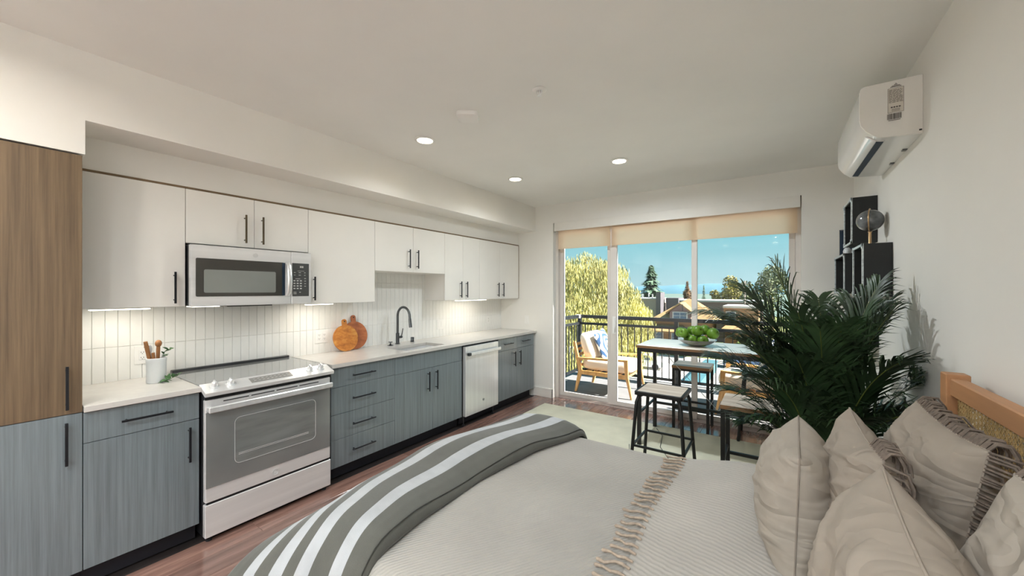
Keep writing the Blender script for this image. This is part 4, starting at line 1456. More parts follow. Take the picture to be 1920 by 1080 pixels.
pillow('fringed_pillow', 'large pale pillow with fringe leaning on the headboard, cut off at the right edge', (.375, .925, .865), .54, .50, .20, 7, 2, 12, 'pillow_pale', [TOPS])
pillow('bed_pillow', 'middle-row beige pillow behind the front pillow, nearest the palm', (.206, 1.55, .835), .52, .45, .18, 4, 0, 15, 'pillow', [(-1, 1, -1, .2, (-1, 0)), (-1, 1, -.4, 1, (0, 1))])
pillow('bed_pillow', 'beige pillow at the bottom centre, nearest the viewer', (.175, .945, .845), .52, .46, .235, 4, -3, 22, 'pillow', None)
pillow('front_pillow', 'front small beige pillow with a vertical end seam', (.060, 1.575, .805), .46, .40, .225, 2, -2, 31, 'pillow_pale', None, True)

# ------------------------------------------------------------------ bar table
TX0, TX1, TY0, TY1, TZ = -1.085, .17, 3.665, 4.285, .96
t = thing('bar_table', 'tall bar table with wood top and black steel frame by the window', 'table', ((TX0 + TX1) / 2, (TY0 + TY1) / 2, 0))
nb = 4
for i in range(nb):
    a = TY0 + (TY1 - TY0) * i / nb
    part('top_plank', MB().box(TX0, TX1, a + .0006, a + (TY1 - TY0) / nb - .0006, TZ - .024, TZ, .0015), 'table_wood_glare', t)
part('edge_band', MB().box(TX0 - .002, TX1, TY0 - .0022, TY0, TZ - .024, TZ - .0015), 'edge_wood', t)
fl_ = .034
for x in (TX0 + .004, TX1 - fl_ - .004):
    for y in (TY0 + .004, TY1 - fl_ - .004):
        zb0 = 0 if y > 4.3 else .0112
        part('leg', MB().box(x, x + fl_, y, y + fl_, zb0, TZ - .0245, .002), 'black_steel', t)
m_ = TZ - .0245
part('apron', MB().box(TX0 + .04, TX1 - .04, TY0 + .006, TY0 + .036, m_ - .036, m_, .002), 'black_steel', t)
part('apron', MB().box(TX0 + .04, TX1 - .04, TY1 - .036, TY1 - .006, m_ - .036, m_, .002), 'black_steel', t)
for x in (TX0 + .008, TX1 - .034):
    part('apron', MB().box(x, x + .026, TY0 + .04, TY1 - .04, m_ - .036, m_, .002), 'black_steel', t)
    part('side_stretcher', MB().box(x + .002, x + .022, TY0 + .04, TY1 - .04, .30, .32, .002), 'black_steel', t)
part('stretcher', MB().box(TX0 + .04, TX1 - .04, TY1 - .03, TY1 - .008, .262, .286, .002), 'black_steel', t)
xm = (TX0 + TX1) / 2
part('brace_wire', MB().cyl((TX0 + .03, TY1 - .02, .91), (xm, TY1 - .02, .284), .0026, n=6), 'wire', t)
part('brace_wire', MB().cyl((TX1 - .03, TY1 - .02, .91), (xm, TY1 - .02, .284), .0026, n=6), 'wire', t)

# fruit bowl on the table
bx, by = -.60, 3.93
t = thing('fruit_bowl', 'clear glass bowl on the bar table', 'bowl', (bx, by, TZ))
bp = [(0, .003), (.05, .003), (.055, .0), (.062, .002), (.110, .018), (.148, .042), (.164, .060), (.167, .062), (.161, .0615), (.144, .044), (.105, .022), (.06, .008), (0, .007)]
part('glass', MB().lathe(bp, (bx, by, TZ), 32), 'bowl_glass', t, 50)
def apple(x, y, z, r, rx, ry, label):
    prof = [(0, -.80), (.18, -.90), (.42, -.93), (.72, -.72), (.95, -.25), (1.0, .15), (.9, .55), (.62, .83), (.34, .90), (.14, .80), (0, .66)]
    t = thing('green_apple', label, 'apple', (x, y, z - r * .9), 'green apples in the glass bowl')
    X = Matrix.Translation((x, y, z)) @ Matrix.Rotation(R(rx), 4, 'X') @ Matrix.Rotation(R(ry), 4, 'Y')
    mb = MB().lathe([(a * r, b * r) for a, b in prof], (0, 0, 0), 18)
    mb.v = [tuple(X @ Vector(p)) for p in mb.v]
    part('fruit', mb, 'apple', t, 70)
    st = [X @ Vector((0, 0, .66 * r)), X @ Vector((.004, 0, .9 * r)), X @ Vector((.010, 0, 1.12 * r))]
    part('stem', MB().tube(st, .0016, 5), 'apple_stem', t, 60)
    X2 = X
    cal = MB().lathe([(0, -.86 * r), (.12 * r, -.90 * r), (.14 * r, -.93 * r), (0, -.88 * r)], (0, 0, 0), 8)
    cal.v = [tuple(X2 @ Vector(p)) for p in cal.v]
    part('calyx', cal, 'apple_stem', t, 60)
zt = TZ
for (dx, dy, dz, r, rx, ry, lb) in [
    (-.128, -.02, .118, .043, 40, -70, 'green apple at the left rim of the bowl'),
    (-.092, -.075, .120, .042, 70, -20, 'green apple left of centre near the bowl front'),
    (-.062, -.010, .062, .043, 60, 20, 'green apple low on the left inside the bowl'),
    (-.030, -.055, .060, .044, 95, 10, 'green apple low at the bowl front with dark calyx showing'),
    (.052, -.045, .060, .045, 80, 30, 'green apple low on the right with dark calyx showing'),
    (.000, .050, .062, .043, 20, 40, 'green apple low at the back of the bowl'),
    (.010, -.035, .140, .046, 60, 50, 'green apple on top in the centre facing the room'),
    (-.045, .045, .135, .040, 10, -20, 'green apple on top behind the centre one'),
    (.058, .020, .145, .043, 30, 60, 'green apple on top right of the centre one'),
    (.126, -.015, .122, .047, 40, 60, 'green apple at the right rim of the bowl')]:
    apple(bx + dx * 1.08, by + dy * 1.08, zt + (dz - .012) * 1.12, r * 1.1, rx, ry, lb)

# ------------------------------------------------------------------ stools
def stool_wood_top(label, x0, x1, y0, y1, zf):
    t = thing('bar_stool', label, 'stool', ((x0 + x1) / 2, (y0 + y1) / 2, 0), 'bar stools around the tall table')
    H_ = .68
    part('seat', MB().box(x0, x1, y0, y1, H_ - .03, H_, .003), 'stool_wood', t)
    part('edge_band', MB().box(x0, x1, y0 - .002, y0, H_ - .03, H_ - .0015), 'edge_wood', t)
    k = .028
    for x in (x0 + .003, x1 - k - .003):
        for y in (y0 + .003, y1 - k - .003):
            part('leg', MB().box(x, x + k, y, y + k, zf, H_ - .0305, .0015), 'black_steel', t)
    z1 = H_ - .0305
    for y in (y0 + .004, y1 - .026):
        part('seat_rail', MB().box(x0 + .031, x1 - .031, y, y + .022, z1 - .025, z1, .001), 'black_steel', t)
        part('stretcher', MB().box(x0 + .031, x1 - .031, y, y + .022, .215, .237, .001), 'black_steel', t)
    for x in (x0 + .004, x1 - .026):
        part('seat_rail', MB().box(x, x + .022, y0 + .031, y1 - .031, z1 - .025, z1, .001), 'black_steel', t)
        part('stretcher', MB().box(x, x + .022, y0 + .031, y1 - .031, .27, .292, .001), 'black_steel', t)
    return t
def stool_metal(label, cx, cy, w_, d_, zf):
    t = thing('metal_stool', label, 'stool', (cx, cy, 0), 'bar stools around the tall table')
    H_ = .68
    def rr(a, b, z, r):
        return [(cx + p, cy + q, z) for p, q in rrect(-a, a, -b, b, r, 4)]
    n = 20
    lv = [rr(w_ / 2, d_ / 2, H_ - .030, .02), rr(w_ / 2, d_ / 2, H_ - .004, .02), rr(w_ / 2 - .004, d_ / 2 - .004, H_, .018), rr(w_ / 2 - .016, d_ / 2 - .016, H_, .014), rr(w_ / 2 - .018, d_ / 2 - .018, H_ - .004, .014), rr(w_ / 2 - .018, d_ / 2 - .018, H_ - .030, .014)]
    vs_ = [p for l in lv for p in l]
    fs = [(i * n + k, i * n + (k + 1) % n, (i + 1) * n + (k + 1) % n, (i + 1) * n + k) for i in range(5) for k in range(n)]
    fs += [(5 * n + k, 5 * n + (k + 1) % n, (k + 1) % n, k) for k in range(n)]
    m = MB().add(vs_, fs)
    part('seat_frame', m, 'black_steel', t, 40)
    part('seat', MB().prism([(cx + p, cy + q) for p, q in rrect(-w_ / 2 + .0185, w_ / 2 - .0185, -d_ / 2 + .0185, d_ / 2 - .0185, .012, 4)], 2, H_ - .026, H_ - .002), 'stool_wood', t, 30)
    def corner(sx_, sy_, z):
        f = (H_ - z) / H_
        return (cx + sx_ * (w_ / 2 - .022 + .048 * f), cy + sy_ * (d_ / 2 - .022 + .048 * f), z)
    for sx_ in (-1, 1):
        for sy_ in (-1, 1):
            top = (cx + sx_ * (w_ / 2 - .05), cy + sy_ * (d_ / 2 - .05), H_ - .034)
            pts = [top, (cx + sx_ * (w_ / 2 - .03), cy + sy_ * (d_ / 2 - .03), H_ - .042), corner(sx_, sy_, H_ - .09), corner(sx_, sy_, zf)]
            part('leg', MB().tube(pts, .0135, 10), 'black_steel', t, 50)
    for z, nm in ((.25, 'foot_rail'),):
        for s in (-1, 1):
            a, b = corner(-1, s, z), corner(1, s, z)
            part(nm, MB().box(a[0] + .01, b[0] - .01, a[1] - .008, a[1] + .008, z - .008, z + .008, .001), 'black_steel', t)
            a, b = corner(s, -1, z), corner(s, 1, z)
            part(nm, MB().box(a[0] - .008, a[0] + .008, a[1] + .01, b[1] - .01, z - .008, z + .008, .001), 'black_steel', t)
    return t
stool_metal('tapered black metal stool with inset wood seat, nearest the bed foot', -.742, 3.235, .36, .37, .0112)
stool_wood_top('box-frame bar stool with thick wood top, half hidden by the palm', -.315, .045, 3.03, 3.40, .0112)
stool_wood_top('box-frame bar stool on the window side of the table', -.91, -.545, 4.342, 4.685, 0)
stool_metal('tapered metal stool on the window side, behind the palm', -.085, 4.50, .36, .33, 0)

# ------------------------------------------------------------------ palm
px_, py_ = .235, 2.74
t = thing('potted_palm', 'tall dark green potted palm between bed and table', 'plant', (px_, py_, 0))
part('pot', MB().lathe([(0, .0115), (.12, .0115), (.125, .02), (.165, .33), (.172, .335), (.172, .365), (.155, .365), (.150, .33), (0, .32)], (px_, py_, 0), 28), 'pot', t, 40)
part('soil', MB().lathe([(0, .335), (.15, .335)], (px_, py_, 0), 24), 'soil', t)
def frond(az, th0, th1, L, nleaf, ll, seed, start=.30):
    rnd = random.Random(seed)
    a = R(az)
    outv = Vector((math.cos(a), math.sin(a), 0))
    p = Vector((px_, py_, .34)) + outv * rnd.uniform(.01, .05) + Vector((rnd.uniform(-.03, .03), rnd.uniform(-.03, .03), 0))
    N = 18
    pts = [p.copy()]
    tans = []
    for i in range(N):
        s = (i + .5) / N
        th = R(th0 + (th1 - th0) * s ** 2.2)
        d = outv * math.sin(th) + Vector((0, 0, 1)) * math.cos(th)
        tans.append(d)
        p = p + d * (L / N)
        pts.append(p.copy())
    tans.append(tans[-1])
    side = outv.cross(Vector((0, 0, 1))).normalized()
    rb = MB().tube(pts, [lerp(.0065, .0015, i / N) for i in range(N + 1)], 6)
    fr = MB()
    nleaf = int(nleaf * 1.6)
    for i in range(nleaf):
        s = start + (1 - start) * (i + .5) / nleaf
        k = min(N - 1, int(s * N))
        c = pts[k].lerp(pts[k + 1], s * N - k)
        tan = tans[k]
        prof_ = math.sin(math.pi * min(1, (s - start) / (1 - start) * .72 + .22)) ** .7
        for sd_ in (-1, 1):
            l_ = ll * prof_ * rnd.uniform(.8, 1.12)
            up = side.cross(tan) * (1 if side.cross(tan).z > 0 else -1)
            d = (side * sd_ * rnd.uniform(.38, .62) + tan * rnd.uniform(.85, 1.1) + up * rnd.uniform(.0, .25)).normalized()
            wd = .0066 * rnd.uniform(.8, 1.15)
            wv = d.cross(up).normalized()
            q = c.copy()
            drp = rnd.uniform(.7, 1.4)
            ns = 5
            row = []
            for j in range(ns + 1):
                f = j / ns
                ww_ = wd * (math.sin(math.pi * min(1, f * .85 + .12)) ** .7) * (1 if j < ns else .1)
                row.append((q - wv * ww_, q + wv * ww_))
                dd = (d + Vector((0, 0, -1)) * drp * f * f * 1.2).normalized()
                q = q + dd * (l_ / ns)
            vs_ = [pp for r_ in row for pp in r_]
            fr.add(vs_, [(2 * j, 2 * j + 1, 2 * j + 3, 2 * j + 2) for j in range(ns)])
    for mbx in (rb, fr):
        # the wall and the bed push the leaves aside
        mbx.v = [(min(x, XR - .012 - .02 * abs(math.sin(y * 60))), y if z > .72 or y > 2.26 else 2.26 + (2.26 - y) * .1, max(z, .36)) for x, y, z in mbx.v]
    o = part('frond', fr, 'frond', t, 60, fixn=False)
    part('rachis', rb, 'rachis', o, 60)
FR = [  # azimuth, tilt at base, tilt at tip, length, leaflets, leaflet length
    (195, 5, 20, 1.30, 30, .34), (165, 8, 85, 1.26, 36, .34), (188, 6, 92, 1.30, 36, .34), (215, 10, 66, 1.02, 32, .34),
    (60, 4, 22, 1.10, 30, .32), (20, 6, 30, 1.12, 32, .32), (95, 8, 35, 1.15, 30, .32), (330, 6, 32, 1.08, 30, .32),
    (300, 12, 60, .95, 32, .34), (262, 8, 40, 1.00, 32, .34), (240, 16, 74, .86, 32, .34), (172, 16, 80, .92, 32, .34),
    (188, 22, 82, .74, 30, .32), (345, 14, 62, .86, 30, .32), (8, 22, 80, .72, 28, .30), (315, 18, 76, .80, 30, .32),
    (278, 20, 80, .72, 30, .32), (225, 24, 84, .66, 30, .30), (130, 14, 66, 1.0, 30, .32), (75, 14, 60, .95, 28, .30),
    (205, 28, 84, .56, 26, .28), (292, 30, 84, .55, 26, .28), (340, 28, 82, .55, 26, .26), (250, 10, 50, .88, 30, .34),
    (180, 6, 38, 1.08, 32, .34), (285, 5, 26, .98, 30, .34), (232, 5, 22, 1.04, 30, .34), (200, 2, 85, 1.22, 34, .32), (150, 3, 60, 1.32, 34, .34), (30, 2, 30, 1.22, 30, .32), (40, 26, 80, .65, 26, .28)]
for i, a_ in enumerate(FR):
    frond(*a_, seed=100 + i)
#PART3
# ------------------------------------------------------------------ balcony
struct('floor_balcony', MB().box(-3.0, 1.5, 4.80, 6.40, -.14, 0, .004), 'balcony', label='grey balcony floor slab')
struct('trim_balcony', MB().box(-3.02, 1.5, 6.40, 6.44, -.16, .02, .004), 'balcony_edge', label='pale edge strip of the balcony slab')
RXL, RYF = -2.87, 6.30
t = thing('balcony_railing', 'dark metal balcony railing with thin vertical bars', 'railing', (-.8, RYF, 0))
def rbox(name, x0, x1, y0, y1, z0, z1, m='railing'):
    return part(name, MB().box(x0, x1, y0, y1, z0, z1, .002), m, t)
for x in (RXL, -1.25, .37, 1.42):
    rbox('post', x - .028, x + .028, RYF - .028, RYF + .028, .0, .99)
rbox('post', RXL - .028, RXL + .028, 4.86, 4.91, .0, .99)
rbox('top_rail', RXL - .03, 1.45, RYF - .032, RYF + .032, .992, 1.046)
rbox('top_rail', RXL - .032, RXL + .032, 4.83, RYF - .033, .992, 1.046)
for z0, z1, nm in ((.875, .915, 'middle_rail'), (.06, .10, 'bottom_rail')):
    xs = [RXL, -1.25, .37, 1.42]
    for a, b in zip(xs, xs[1:]):
        rbox(nm, a + .029, b - .029, RYF - .018, RYF + .018, z0, z1)
    rbox(nm, RXL - .018, RXL + .018, 4.911, RYF - .029, z0, z1)
rbox('corner_cap', RXL - .036, RXL + .036, RYF - .10, RYF - .034, .988, 1.05, 'rail_cap')
bm_ = MB().box(-.007, .007, -.007, .007, .10, .875).mesh('baluster', 'railing')
n = 0
x = RXL + .11
while x < 1.40:
    if min(abs(x - q) for q in (-1.25, .37)) > .045:
        link('baluster', bm_, t, (x + .8, 0, 0))
    x += .108
y = 5.0
while y < RYF - .06:
    link('baluster', bm_, t, (RXL + .8, y - RYF, 0))
    y += .108

def lounge(label, x0, s, cush_label, pil_label):
    """low armchair; front looks along s (+1 = +x). x measured from the front foot"""
    def Xx(a): return x0 - s * a
    ya, yb = 5.13, 5.80
    t = thing('lounge_chair', label, 'chair', (Xx(.42), (ya + yb) / 2, 0), 'wooden lounge chairs on the balcony')
    def bar(name, p, q, w_, th, y):
        p, q = Vector((Xx(p[0]), y, p[1])), Vector((Xx(q[0]), y, q[1]))
        part(name, MB().tube([p, q], [w_ * .7071] * 2, 4, sq=True), 'teak', t)
    def blade(name, poly, y, th=.032):
        part(name, MB().prism([(Xx(a), b) for a, b in poly], 1, y - th / 2, y + th / 2), 'teak', t)
    for y in (ya + .016, yb - .016):
        blade('front_leg', [(.0, .0), (.022, 0), (.095, .30), (.115, .515), (.06, .53), (.055, .30), (-.016, 0)][:-1] + [(-.0, 0)], y)
        blade('back_leg', [(.815, 0), (.845, 0), (.785, .31), (.87, .72), (.835, .735), (.735, .33), (.735, .28)], y)
        blade('armrest', [(.06, .53), (.10, .502), (.795, .475), (.80, .505)], y, .05)
        blade('side_rail', [(.08, .262), (.76, .262), (.76, .318), (.08, .318)], y, .026)
    part('front_rail', MB().box(min(Xx(.10), Xx(.125)), max(Xx(.10), Xx(.125)), ya + .034, yb - .034, .255, .312, .003), 'teak', t)
    for i in range(5):
        a = .77 + i * .02
        z = .36 + i * .075
        part('back_slat', MB().box(min(Xx(a), Xx(a + .016)), max(Xx(a), Xx(a + .016)), ya + .034, yb - .034, z, z + .04, .003), 'teak', t)
    for i in range(4):
        a = .20 + i * .15
        part('seat_slat', MB().box(min(Xx(a), Xx(a + .06)), max(Xx(a), Xx(a + .06)), ya + .032, yb - .032, .292, .308, .002), 'teak', t)
    cl, cb = cush_label
    def soft(x0_, x1_, y0_, y1_, z0_, z1_, xf=None, b=.05):
        mb = MB()
        def sgp(v, p): return math.copysign(abs(v) ** p, v)
        nu, nv = 24, 14
        cx, cy_, cz = (x0_ + x1_) / 2, (y0_ + y1_) / 2, (z0_ + z1_) / 2
        vs_ = []
        for j in range(nv + 1):
            la = -math.pi / 2 + math.pi * j / nv
            for i in range(nu):
                lo = 2 * math.pi * i / nu
                px = sgp(math.cos(la), .35) * sgp(math.cos(lo), .3)
                py = sgp(math.cos(la), .35) * sgp(math.sin(lo), .3)
                pz = sgp(math.sin(la), .5)
                q = Vector((cx + px * (x1_ - x0_) / 2, cy_ + py * (y1_ - y0_) / 2, cz + pz * (z1_ - z0_) / 2))
                vs_.append(tuple(xf @ q) if xf else tuple(q))
        fs = [(j * nu + i, j * nu + (i + 1) % nu, (j + 1) * nu + (i + 1) % nu, (j + 1) * nu + i) for j in range(nv) for i in range(nu)]
        return mb.add(vs_, fs)
    xa, xb = sorted((Xx(.02), Xx(.765)))
    solo('seat_cushion', soft(xa, xb, ya + .05, yb - .05, .319, .487), 'cushion', ((xa + xb) / 2, 5.46, .319), cl, 'cushion', 'lounge chair cushions', smooth=60)
    c = Vector((Xx(.69), (ya + yb) / 2, .66))
    xf = Matrix.Translation(c) @ Matrix.Rotation(R(-16 * s), 4, 'Y')
    solo('back_cushion', soft(-.075, .075, -.285, .285, -.195, .205, xf), 'cushion', tuple(c - Vector((0, 0, .18))), cb, 'cushion', 'lounge chair cushions', smooth=60)
    # throw pillow
    c = Vector((Xx(.53), 5.47, .685))
    X = Matrix.Translation(c) @ Matrix.Rotation(R(-20 * s), 4, 'Y') @ Matrix.Rotation(R(9), 4, 'X')
    def srf(side):
        def f(u, v):
            a, b = 2 * u - 1, 2 * v - 1
            e = max(0, 1 - a ** 4) ** .6 * max(0, 1 - b ** 4) ** .6
            return tuple(X @ Vector((side * .062 * e, .205 * a * (1 - .07 * (1 - b * b)), .205 * b * (1 - .07 * (1 - a * a)))))
        return f
    mb = MB().grid(srf(-1), 16, 16)
    m2 = MB().grid(srf(1), 16, 16)
    k = len(mb.v)
    mb.v += m2.v
    mb.f += [tuple(reversed([i + k for i in q])) for q in m2.f]
    solo('throw_pillow', mb, 'ikat', tuple(c), pil_label, 'pillow', 'blue patterned outdoor pillows', smooth=70, fixn=False)
    return t
lounge('light wood lounge chair at the left end of the balcony', -1.577, 1, ('cream seat cushion on the left lounge chair', 'cream back cushion on the left lounge chair'), 'blue and white patterned pillow on the left lounge chair')
lounge('light wood lounge chair on the balcony behind the right stools', -.59, -1, ('cream seat cushion on the right lounge chair', 'cream back cushion on the right lounge chair'), 'blue and white patterned pillow on the right lounge chair')

# ------------------------------------------------------------------ outside
GZ = -6.5
struct('ground', MB().box(-500, 500, 9, 1200, GZ - 1, GZ), 'pavement', label='pale paved ground below the balcony')
struct('road', MB().box(-200, 200, 44.0, 48.2, GZ, GZ + .02), 'road', label='grey street in front of the houses')
struct('lawn', MB().box(-60, -8.5, 24, 36, GZ, GZ + .04), 'lawn', label='grass strip below the willow')
struct('lawn_far', MB().box(-60, 60, 49.6, 140, GZ, GZ + .04), 'lawn', label='grass around the houses')
solo('garden_wall', MB().box(-5.7, -4.7, 28, 43, GZ, GZ + .9, .03).box(-5.8, -4.6, 28, 43, GZ + .9, GZ + 1.0, .02), 'teal', (-5.2, 35, GZ), 'low teal wall running along the pavement below', 'wall')
struct('far_land', MB().box(-900, 900, 140, 1200, GZ, GZ + .05), 'far_land', label='hazy green lowland beyond the houses')
# distant hills
def hill(u, v):
    x = lerp(-900, 700, u)
    y = 950 + 60 * v
    h = 13 + 9 * noise.noise(Vector((u * 9, 0, 4))) + 4 * noise.noise(Vector((u * 31, 0, 9)))
    return x, y, GZ + (h + 8) * (math.sin(v * math.pi / 2) ** .8)
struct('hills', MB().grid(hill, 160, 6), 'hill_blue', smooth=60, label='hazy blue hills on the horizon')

def leaf_cloud(blobs, n, size, rnd, flat=.6):
    mb = MB()
    tot = sum(b[3] * b[4] for b in blobs)
    for bx_, by_, bz_, br, bh in blobs:
        k = int(n * br * bh / tot)
        for _ in range(k):
            while True:
                p = Vector((rnd.uniform(-1, 1), rnd.uniform(-1, 1), rnd.uniform(-1, 1)))
                if .45 < p.length < 1.0: break
            c = Vector((bx_ + p.x * br, by_ + p.y * br, bz_ + p.z * bh))
            a = Vector((rnd.gauss(0, 1), rnd.gauss(0, 1), rnd.gauss(0, 1))).normalized()
            b = a.cross(Vector((rnd.gauss(0, 1), rnd.gauss(0, 1), rnd.gauss(0, 1)))).normalized()
            s = size * rnd.uniform(.6, 1.3)
            mb.add([c - a * s, c - b * s * flat, c + a * s, c + b * s * flat], [(0, 1, 2, 3)])
    return mb
def broadleaf(name, label, x, y, top, rad, m, seed, n=2200, size=.22, group='trees beyond the street'):
    rnd = random.Random(seed)
    t = thing(name, label, 'tree', (x, y, GZ), group)
    h = top - GZ
    blobs = []
    for i in range(9):
        a = rnd.uniform(0, 6.28)
        q = rnd.uniform(0, .62) * rad
        zz = GZ + h * rnd.uniform(.42, .84)
        br = rad * rnd.uniform(.4, .62)
        blobs.append((x + q * math.cos(a), y + q * math.sin(a), zz, br, min(br, top - zz)))
    blobs.append((x, y, top - rad * .45, rad * .5, rad * .45))
    part('crown', leaf_cloud(blobs, n, size, rnd), m, t, fixn=False)
    part('trunk', MB().tube([(x, y, GZ), (x + .1, y, GZ + h * .35), (x, y, GZ + h * .8)], [rad * .09, rad * .06, rad * .02], 8), 'bark', t, 50)
def conifer(name, label, x, y, top, rad, m, seed, group='trees beyond the street'):
    rnd = random.Random(seed)
    t = thing(name, label, 'tree', (x, y, GZ), group)
    h = top - GZ
    mb = MB()
    for i in range(1500):
        f = rnd.random() ** .8
        z = GZ + h * (.12 + .88 * f)
        r = rad * (1 - f) ** .8 * (.75 + .25 * math.sin(f * 46)) + .05
        a = rnd.uniform(0, 6.28)
        q = r * rnd.uniform(.35, 1.0)
        c = Vector((x + q * math.cos(a), y + q * math.sin(a), z - q * .15))
        o = Vector((math.cos(a), math.sin(a), -.25))
        sdv = Vector((-math.sin(a), math.cos(a), 0))
        s = rad * .24 * (1 - .55 * f)
        mb.add([c - o * s * .6, c + sdv * s * .55, c + o * s * 1.1 + Vector((0, 0, -.1 * s)), c - sdv * s * .55], [(0, 1, 2, 3)])
    part('crown', mb, m, t, fixn=False)
    part('trunk', MB().tube([(x, y, GZ), (x, y, top - h * .03)], [rad * .12, .03], 8), 'bark', t, 50)
# weeping willow beside the balcony
rnd = random.Random(21)
t = thing('weeping_willow', 'large yellow-green weeping willow left outside the balcony', 'tree', (-6.9, 16.4, GZ), 'trees beyond the balcony')
mb = MB()
domes = [(-9.0, 15.6, 2.4, 1.3), (-8.0, 15.6, 3.0, 1.0), (-7.0, 16.0, 3.15, 1.1), (-6.2, 16.4, 2.85, 1.0), (-5.7, 16.9, 1.9, .9), (-5.1, 17.2, .9, .7), (-7.4, 15.2, 1.6, 1.3), (-6.3, 15.9, 1.1, 1.2), (-8.6, 15.0, 1.0, 1.2), (-5.5, 16.6, -.2, .8), (-7.2, 14.9, -.6, 1.4), (-6.1, 15.6, -1.2, 1.2), (-10.2, 15.6, 2.0, 1.4)]
for (dx, dy, dz, dr_) in domes:
    for _ in range(430):
        a = rnd.uniform(0, 6.28)
        q = dr_ * math.sqrt(rnd.random())
        p = Vector((dx + q * math.cos(a), dy + q * math.sin(a), dz - .55 * q * q / dr_ + rnd.uniform(-.15, .12)))
        L = rnd.uniform(.9, 2.6)
        nl = int(L / .16)
        sw = Vector((rnd.uniform(-.05, .05), rnd.uniform(-.05, .05), 0))
        for j in range(nl):
            c = p + sw * j + Vector((rnd.uniform(-.04, .04), rnd.uniform(-.04, .04), -j * .16))
            an = rnd.uniform(0, 6.28)
            wv = Vector((math.cos(an), math.sin(an), 0)) * rnd.uniform(.009, .018)
            dv = Vector((rnd.uniform(-.06, .06), rnd.uniform(-.06, .06), -rnd.uniform(.14, .24)))
            mb.add([c, c + dv * .5 + wv, c + dv, c + dv * .5 - wv], [(0, 1, 2, 3)])
part('foliage', mb, 'willow', t, fixn=False)
tr = MB().tube([(-7.2, 16.4, GZ), (-7.1, 16.4, -3), (-7.0, 16.3, .5)], [.45, .35, .2], 10)
for (dx, dy, dz, dr_) in domes[:7]:
    tr.tube([(-7.05, 16.35, -1.5), (lerp(-7.05, dx, .6), lerp(16.35, dy, .6), lerp(-1.5, dz, .65)), (dx, dy, dz - .1)], [.16, .09, .02], 7)
part('trunk', tr, 'bark', t, 50)
conifer('conifer', 'tall dark green conifer rising above the flat roofs', -20.0, 77.4, 6.4, 4.4, 'conifer', 4)
conifer('conifer', 'brownish conifer beside the door mullion', -13.3, 76.5, 3.2, 1.7, 'foliage_rust', 5)
conifer('conifer', 'small blue-green conifer right of the mullion', -10.6, 77.0, 2.4, .9, 'conifer', 6)
broadleaf('shade_tree', 'rust-coloured low tree left of the mullion', -14.6, 84.5, 1.8, 1.8, 'foliage_rust', 7)
broadleaf('shade_tree', 'low yellow-green tree right of the mullion', -9.6, 83.0, 1.6, 1.7, 'foliage_yellow', 8)
broadleaf('shade_tree', 'bright yellow tree above the plum building', -6.6, 79.0, 4.2, 2.6, 'foliage_yellow', 9, 3200)
broadleaf('shade_tree', 'large grey-green tree behind the palm tips', -.4, 88.0, 6.4, 4.4, 'foliage_green', 10, 4200)
broadleaf('shade_tree', 'yellowish tree at the right side of the view', 7.6, 82.0, 4.6, 2.8, 'foliage_yellow', 11, 2600)
broadleaf('shade_tree', 'grey-green tree between the yellow trees', -4.9, 95.0, 3.6, 2.4, 'foliage_green', 12, 2600)
broadleaf('garden_shrub', 'yellow-green shrub left of the tan house', -14.8, 51.5, -2.3, 1.3, 'foliage_yellow', 13, 1500, .16, 'garden shrubs')
broadleaf('garden_shrub', 'green shrub in front of the right house wall', -2.6, 52.0, -4.3, 1.3, 'shrub', 14, 1500, .16, 'garden shrubs')
broadleaf('garden_shrub', 'yellow flowering shrub in front of the right house', -5.0, 51.0, -5.2, .9, 'foliage_yellow', 15, 1200, .14, 'garden shrubs')

def far_window(t, x, y, z, w_, h_, panes=1):
    f = part('window', MB().box(x - w_ / 2 - .12, x + w_ / 2 + .12, y - .10, y + .02, z - h_ / 2 - .12, z + h_ / 2 + .12, .01), 'house_trim', t)
    for i in range(panes):
        a = x - w_ / 2 + w_ * i / panes + .03
        b = x - w_ / 2 + w_ * (i + 1) / panes - .03
        for z0, z1 in ((z - h_ / 2, z - .03), (z + .03, z + h_ / 2)):
            part('pane', MB().box(a, b, y - .125, y - .09, z0, z1), 'far_glass', f)
def hip_roof(x0, x1, y0, y1, ze, zr, rx0, rx1, ry):
    mb = MB()
    v = [(x0, y0, ze), (x1, y0, ze), (x1, y1, ze), (x0, y1, ze), (rx0, ry, zr), (rx1, ry, zr), (x0, y0, ze - .15), (x1, y0, ze - .15), (x1, y1, ze - .15), (x0, y1, ze - .15)]
    return mb.add(v, [(0, 1, 5, 4), (1, 2, 5), (2, 3, 4, 5), (3, 0, 4), (0, 6, 7, 1), (1, 7, 8, 2), (2, 8, 9, 3), (3, 9, 6, 0), (6, 9, 8, 7)])
t = thing('tan_house', 'tan two-storey house with hipped roof and dormer', 'house', (-9.4, 54, GZ), 'houses across the street')
part('walls', MB().box(-12.6, -6.4, 50.2, 57.5, GZ, -2.2), 'siding_tan', t)
part('roof', hip_roof(-13.1, -5.4, 49.6, 58.2, -2.25, .35, -9.4, -8.6, 53.9), 'roof_tan', t)
part('dormer_wall', MB().prism([(-10.7, -2.2), (-8.3, -2.2), (-8.3, -1.15), (-9.5, -.25), (-10.7, -1.15)], 1, 50.0, 53.5), 'siding_plum', t)
part('dormer_roof', MB().prism([(-11.1, -1.42), (-9.5, -.18), (-7.9, -1.42), (-7.9, -1.25), (-9.5, 0.0), (-11.1, -1.25)], 1, 49.6, 54.0), 'roof_tan', t)
far_window(t, -9.5, 50.0, -1.62, 1.5, .75, 2)
part('porch_roof', hip_roof(-13.4, -8.6, 48.2, 50.3, -3.45, -2.75, -12.6, -9.2, 50.2), 'roof_tan', t)
